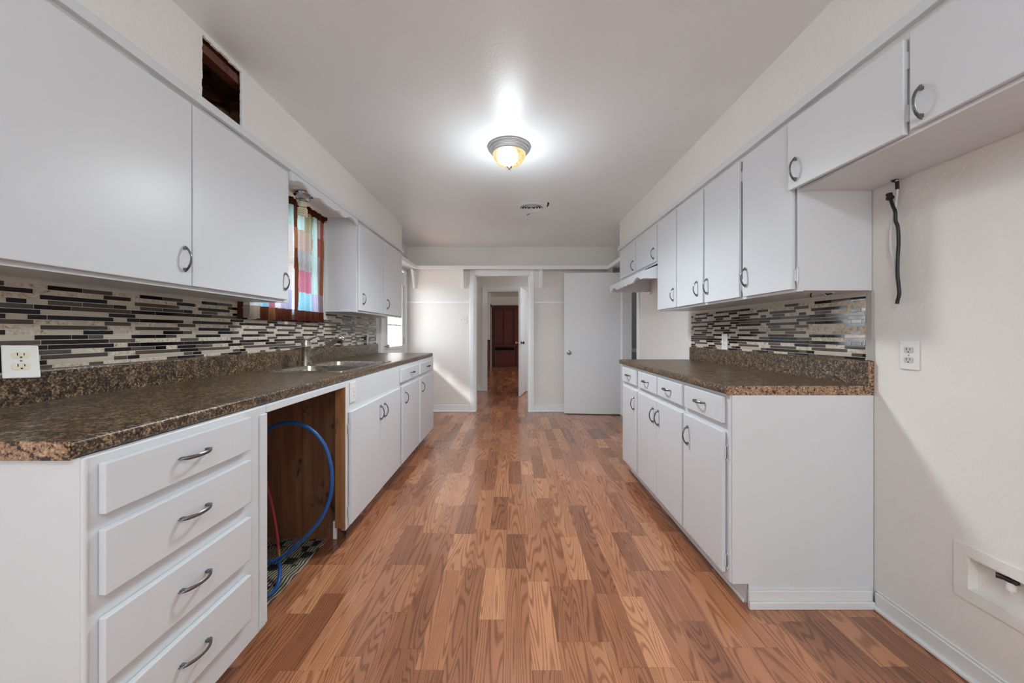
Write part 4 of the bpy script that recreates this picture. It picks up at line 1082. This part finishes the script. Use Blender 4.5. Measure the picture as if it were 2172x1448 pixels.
# ================================================================== WIRING PLATES
def duplex(name, label, c, normal, up_tilt, mat, recept, yaw=0.0, size=(0.070, 0.114), kind='duplex', group='wiring plates'):
    """plate built in a local frame: u to the viewer's right, v up, w out of the wall"""
    t = thing(name, label, 'outlet' if kind != 'switch' else 'switch', c, group)
    R = normal
    def P(m_): return MB().add([(Vector(c) + R @ Vector(v))[:] for v in m_.v], m_.f)
    w, h = size
    obj('plate', P(MB().box(-w / 2, w / 2, -h / 2, h / 2, 0, 0.006, 0.0028, 2)), mat, t)
    if kind == 'duplex':
        for sv in (-1, 1):
            pts = []
            for k in range(24):
                a = 2 * PI * k / 24; pts.append((0.0170 * math.copysign(min(1, abs(math.cos(a)) * 1.04), math.cos(a)), max(-0.0115, min(0.0115, 0.0175 * math.sin(a))) * 1.0 + sv * 0.0195))
            rc = obj('receptacle', P(MB().prism(pts, 'z', 0.005, 0.0078)), recept, t)
            b = MB().box(-0.0075, -0.0055, sv * 0.0195 - 0.001, sv * 0.0195 + 0.008, 0.0070, 0.0082).box(0.0050, 0.0068, sv * 0.0195 - 0.0005, sv * 0.0195 + 0.007, 0.0070, 0.0082)
            b.lathe([(0.0001, 0.007), (0.0025, 0.007), (0.0025, 0.0082), (0.0001, 0.0082)], (0, sv * 0.0195 - 0.0075, 0), 10)
            obj('slots', P(b), 'black', rc)
        obj('screw', P(MB().lathe([(0.0001, 0.005), (0.0028, 0.006), (0.0028, 0.0072), (0.0001, 0.0076)], (0, 0, 0), 12)), 'nickel', t)
    elif kind == 'switch':
        for u in (-0.023, 0.023):
            obj('toggle', P(MB().box(u - 0.005, u + 0.005, -0.012, 0.012, 0.005, 0.0068).box(u - 0.0035, u + 0.0035, 0.0, 0.008, 0.006, 0.017)), mat, t)
            obj('toggle_slot', P(MB().box(u - 0.0065, u - 0.005, -0.010, 0.010, 0.0052, 0.0064).box(u + 0.005, u + 0.0065, -0.010, 0.010, 0.0052, 0.0064)), 'black', t)
    else:
        obj('insert', P(MB().box(-0.016, 0.016, -0.033, 0.033, 0.005, 0.0075, 0.001)), mat, t)
        for v in (-0.022, -0.003, 0.004, 0.022): obj('pin', P(MB().box(0.004, 0.0065, v - 0.003, v + 0.003, 0.0068, 0.0080)), 'black', t)
    return t
RWALL = Matrix(((0, 0, -1), (-1, 0, 0), (0, 1, 0)))      # faces -X : u -> -Y, v -> Z
LWALL = Matrix(((0, 0, 1), (1, 0, 0), (0, 1, 0)))        # faces +X : u -> +Y
FWALL = Matrix(((1, 0, 0), (0, 0, -1), (0, 1, 0)))       # faces -Y
_u = Vector((.48, .87, -.05)).normalized(); _v = Vector((-.45, .30, .84)); _v = (_v - _u * _v.dot(_u)).normalized(); _w = _u.cross(_v)
LOOSE = Matrix((_u, _v, _w)).transposed()
def rot(ax, a): return Matrix.Rotation(a, 3, ax)
duplex('wall_outlet', 'white double outlet alone on the fridge alcove wall', (XR - 0.0005, 1.4247, 1.079), RWALL, 0, 'plastic', plain('gray_receptacle', (0.55, 0.55, 0.54), 0.4))
duplex('wall_outlet', 'small white outlet low on the fridge side mosaic', (XR - 0.0098, 2.655, 1.100), RWALL, 0, 'plastic', 'plastic')
duplex('wall_outlet', 'loose tilted outlet with ivory sockets on the sink side mosaic', (-1.500, 1.1196, 1.076), LOOSE, 0, 'plastic', 'ivory')
duplex('wall_outlet', 'crooked small white outlet at the far end of the sink mosaic', (XL + 0.030, 3.88, 1.098), LWALL @ rot('Z', -0.10) @ rot('Y', 0.3), 0, 'plastic', 'plastic', size=(0.066, 0.105))
duplex('wall_outlet', 'white plate set upright on the sink cabinet apron', (FL + 0.0003, 2.064, 0.8335), LWALL, 0, 'plastic', 'plastic', kind='blank')
duplex('light_switch', 'white two-gang toggle switch beside the doorway', (-0.739, YF - 0.0003, 1.366), FWALL, 0, 'plastic', 'plastic', size=(0.116, 0.114), kind='switch')
obj('outlet_box', MB().box(XL + 0.010, XL + 0.0105, 1.075, 1.165, 1.046, 1.112), 'dark', [o for o in C.objects if o.get('label', '').startswith('loose tilted')][0])

# recessed water box in the alcove wall
wb = thing('water_box', 'recessed white fridge water box with black valve in the alcove wall', 'valve box', (XR, 1.137, 0.26))
mb = MB()
for a0, a1, b0, b1 in panel_cells(0.99, 1.2806, 0.2613, 0.4468, [ICE]): mb.box(XR - 0.005, XR - 0.0002, a0, a1, b0, b1)
obj('flange', mb, 'wall', wb)
mb = MB().box(XR + 0.030, XR + 0.033, ICE[0], ICE[1], ICE[2], ICE[3])
mb.box(XR - 0.004, XR + 0.03, ICE[1] - 0.002, ICE[1] - 0.0003, ICE[2], ICE[3]).box(XR - 0.004, XR + 0.03, ICE[0] + 0.0003, ICE[0] + 0.002, ICE[2], ICE[3])
mb.box(XR - 0.004, XR + 0.03, ICE[0], ICE[1], ICE[2] + 0.0003, ICE[2] + 0.002).box(XR - 0.004, XR + 0.03, ICE[0], ICE[1], ICE[3] - 0.002, ICE[3] - 0.0003)
obj('recess', mb, 'wall', wb)
vb = obj('valve', MB().lathe([(0.001, 0.036), (0.011, 0.036), (0.011, 0.012), (0.006, 0.010), (0.004, 0.0), (0.001, 0)], (XR + 0.012, 1.145, 0.352), 16), 'plastic', wb, 40)
obj('valve_handle', MB().tube([(XR + 0.012, 1.145, 0.393), (XR + 0.006, 1.156, 0.395), (XR - 0.001, 1.166, 0.396), (XR - 0.004, 1.170, 0.396)], [0.010, 0.007, 0.0085, 0.0085], 12).box(XR + 0.004, XR + 0.020, 1.128, 1.150, 0.387, 0.401, 0.003), 'black', vb, 40)

# fridge cords hanging under the over-fridge cabinet
def wall_pt(c, x=1.520):
    px, py = 1860 + c[0] / 4.83, 360 + c[1] / 4.83
    y = 780 * x / (px - 1089); return (x, y, CAMZ + (706 - py) * y / 780)
def spline(pts, n=6):
    out = []
    P = [Vector(p) for p in pts]
    for i in range(len(P) - 1):
        a, b, c, d = P[max(i - 1, 0)], P[i], P[i + 1], P[min(i + 2, len(P) - 1)]
        for k in range(n):
            u = k / n
            out.append((0.5 * ((2 * b) + (c - a) * u + (2 * a - 5 * b + 4 * c - d) * u * u + (3 * b - a - 3 * c + d) * u ** 3))[:])
    out.append(P[-1][:]); return out
cb = thing('hanging_cable', 'paint-spattered black and white cables hanging from the over-fridge cabinet', 'cable', wall_pt((205, 1375)))
obj('white_cord', MB().tube(spline([wall_pt(c) for c in ((190, 62), (200, 110), (210, 180), (205, 260), (195, 350), (180, 430), (165, 520), (142, 620), (138, 740), (148, 850), (175, 930), (188, 1020), (195, 1100), (206, 1160))]), 0.0042, 8), 'white_cable', cb, True)
bc = obj('black_cord', MB().tube(spline([wall_pt(c, 1.512) for c in ((140, 300), (165, 375), (188, 430), (192, 520), (214, 590), (222, 740), (214, 880), (211, 1060), (222, 1180), (228, 1270), (212, 1340), (207, 1372))]), 0.0058, 8), 'black', cb, True)
q0, q1 = Vector(wall_pt((124, 245), 1.512)), Vector(wall_pt((140, 308), 1.512)); dq = q1 - q0
obj('plug', MB().tube([q0, q0 + dq * .15, q0 + dq * .16, q0 + dq * .3, q0 + dq * .31, q0 + dq * .5, q0 + dq * .55, q0 + dq * .8, q1], [.0105, .0105, .008, .008, .0105, .0105, .013, .013, .007], 10), 'black', bc, 30)
obj('tape', MB().tube([wall_pt((206, 120)), wall_pt((210, 200))], 0.0062, 8), 'black', cb)
obj('grommet', MB().lathe([(0.001, 0), (0.012, 0), (0.006, -0.008), (0.001, -0.009)], (1.520, 1.466, 1.7735), 12), 'black', cb)

# loose puck-light wiring under the wall cabinet
lw = thing('loose_wiring', 'tangle of loose black and white wire under the wall cabinet beside the alcove', 'cable', (1.40, 1.65, 1.30))
def uc(px, py, x):
    y = 780 * x / (px - 1089); return (x, y, CAMZ + (706 - py) * y / 780)
obj('white_wire', MB().tube(spline([uc(1706, 625, 1.36), uc(1716, 622, 1.37), uc(1727, 624.5, 1.38), uc(1738, 620.5, 1.38), uc(1748, 622, 1.39), uc(1752, 627, 1.39)]), 0.002, 6), 'white_cable', lw, True)
obj('white_wire', MB().tube(spline([uc(1728, 621, 1.40), uc(1744, 619.6, 1.41), uc(1760, 620, 1.42), uc(1770, 619.5, 1.43)]), 0.002, 6), 'white_cable', lw, True)
obj('black_wire', MB().tube(spline([uc(1722, 620, 1.36), uc(1719, 626, 1.37), uc(1721, 630, 1.37)]), 0.003, 6), 'black', lw, True)
obj('black_wire', MB().tube(spline([uc(1748, 620, 1.42), uc(1754, 624, 1.43), uc(1765, 622, 1.44)]), 0.003, 6), 'black', lw, True)

# ================================================================== DISHWASHER BAY
def rug_mat():
    m, nt, p = nodes('woven_rug')
    g = N(nt, 'ShaderNodeNewGeometry'); sx = N(nt, 'ShaderNodeSeparateXYZ'); L(nt, g.outputs['Position'], sx.inputs[0])
    wv = noise(nt, pos(nt), 9, 2)
    ln = math_n(nt, 'SINE', math_n(nt, 'ADD', math_n(nt, 'MULTIPLY', sx.outputs[0], 430), math_n(nt, 'MULTIPLY', wv.outputs[0], 14)))
    r = ramp(nt, [(0.35, (0.055, 0.045, 0.033)), (0.62, (0.36, 0.31, 0.22))]); L(nt, math_n(nt, 'ADD', math_n(nt, 'MULTIPLY', ln, 0.5), 0.5), r.inputs[0])
    ck = N(nt, 'ShaderNodeTexChecker'); ck.inputs['Scale'].default_value = 1.0; L(nt, pos(nt, (19, 19, 0.0)), ck.inputs['Vector'])
    n2 = noise(nt, pos(nt, (13, 13, 13)), 0.6, 0)
    gate = ramp(nt, [(0.52, (0, 0, 0)), (0.54, (1, 1, 1))]); L(nt, n2.outputs[0], gate.inputs[0])
    L(nt, mixc(nt, math_n(nt, 'MULTIPLY', ck.outputs['Fac'], gate.outputs[0]), r.outputs[0], (0.012, 0.011, 0.010)), p.inputs['Base Color'])
    p.inputs['Roughness'].default_value = 0.95
    bump(nt, p, ln, 0.8, 0.003)
    return m
M['rug'] = rug_mat()
rg = MB().loft([rrect(-1.53, -1.045, 1.38, 2.075, 0.05, 0.0002), rrect(-1.532, -1.043, 1.378, 2.077, 0.05, 0.003), rrect(-1.525, -1.05, 1.385, 2.07, 0.05, 0.006)], True, True)
tag(obj('rug', rg, 'rug', None, 40), 'woven cream and black rug scrap on the floor of the dishwasher bay', 'rug')
def bay(px, py, y): return (-(1089 - px) * y / 780, y, CAMZ - (py - 706) * y / 780)
hs = thing('water_hose', 'stiff blue water hose looping inside the dishwasher bay', 'hose', bay(570, 1268, 1.60))
pth = [bay(540, 932, 1.78), bay(562, 915, 1.78), bay(590, 900, 1.78), bay(622, 896, 1.78), bay(660, 911, 1.78), bay(688, 943, 1.78), bay(701, 983, 1.78), bay(704, 1020, 1.78), bay(699, 1058, 1.78), bay(682, 1098, 1.78),
       bay(656, 1130, 1.77), bay(622, 1163, 1.76), bay(592, 1184, 1.75), bay(570, 1193, 1.74), bay(545, 1199, 1.74)]
obj('loop', MB().tube(spline(pth), 0.0085, 10), 'blue', hs, True)
obj('tail', MB().tube(spline([bay(591, 1186, 1.755), bay(594, 1205, 1.73), bay(591, 1232, 1.69), bay(583, 1250, 1.645), bay(570, 1262, 1.608), bay(555, 1266, 1.596)]), 0.0085, 10), 'blue', hs, True)
hr = thing('supply_hose', 'dark red supply hose with brass end in the dishwasher bay', 'hose', bay(590, 1186, 1.77))
obj('hose', MB().tube(spline([bay(552, 985, 1.80), bay(566, 1030, 1.80), bay(574, 1062, 1.80), bay(582, 1100, 1.79), bay(588, 1140, 1.78), bay(590, 1163, 1.775)]), 0.0075, 10), 'red', hr, True)
obj('brass_fitting', MB().tube([bay(590, 1160, 1.776), bay(590, 1166, 1.775), bay(590.5, 1167, 1.774), bay(591, 1178, 1.772), bay(591, 1179, 1.772), bay(591, 1187, 1.768)], [.0088, .0088, .0105, .0105, .0095, .0095], 8), 'brass', hr, 30)

# ================================================================== FAR DEN
rc = thing('built_in_cabinet', 'dark red built-in cabinet with tall panels at the end of the far den', 'cabinet', (0.1, 12.9, 0))
obj('carcass', MB().box(-0.72, 1.4, 12.86, 12.998, 0.0, 2.126), 'redtrim', rc)
for x0 in (-0.66, -0.33, 0.03, 0.36):
    pts = [(x0, 0.80), (x0 + 0.27, 0.80), (x0 + 0.275, 1.2), (x0 + 0.285, 1.6), (x0 + 0.305, 1.95), (x0 - 0.005, 1.95), (x0, 1.6), (x0 + 0.008, 1.2)]
    obj('panel', MB().prism(pts, 'y', 12.835, 12.862), 'redwood', rc)
obj('ledge', MB().box(-0.72, 1.4, 12.80, 12.90, 0.70, 0.735), 'redwood', rc)
obj('slot', MB().box(-0.64, 0.02, 12.852, 12.862, 0.56, 0.66), 'dark', rc)
obj('door', MB().box(-0.66, 0.06, 12.835, 12.862, 0.02, 0.55), 'redwood', rc)
obj('door', MB().box(0.10, 0.80, 12.835, 12.862, 0.08, 0.68), 'redwood', rc)
ws = thing('wainscot', 'brown panelled wainscot in the far den', 'wainscot', (-1.2, 11.69, 0), kind='structure')
for k in range(14): obj('panel', MB().box(-0.775 - 0.11 * (k + 1), -0.78 - 0.11 * k, 11.685, 11.699, 0.0, 0.90), 'wainscot', ws)
obj('cap', MB().box(-3.0, -0.745, 11.67, 11.70, 0.90, 0.95), 'redtrim', ws)
obj('corner_post', MB().box(-0.775, -0.745, 11.68, 11.70, 0.0, 0.9), 'redtrim', ws)
struct('trim_10', MB().box(-0.756, -0.74, 12.1, 12.2, 0, 2.1).box(-0.756, -0.74, 12.75, 12.85, 0, 2.1).box(-0.756, -0.74, 12.1, 12.85, 2.05, 2.12), 'redtrim', 'dark red door casing in the far den')
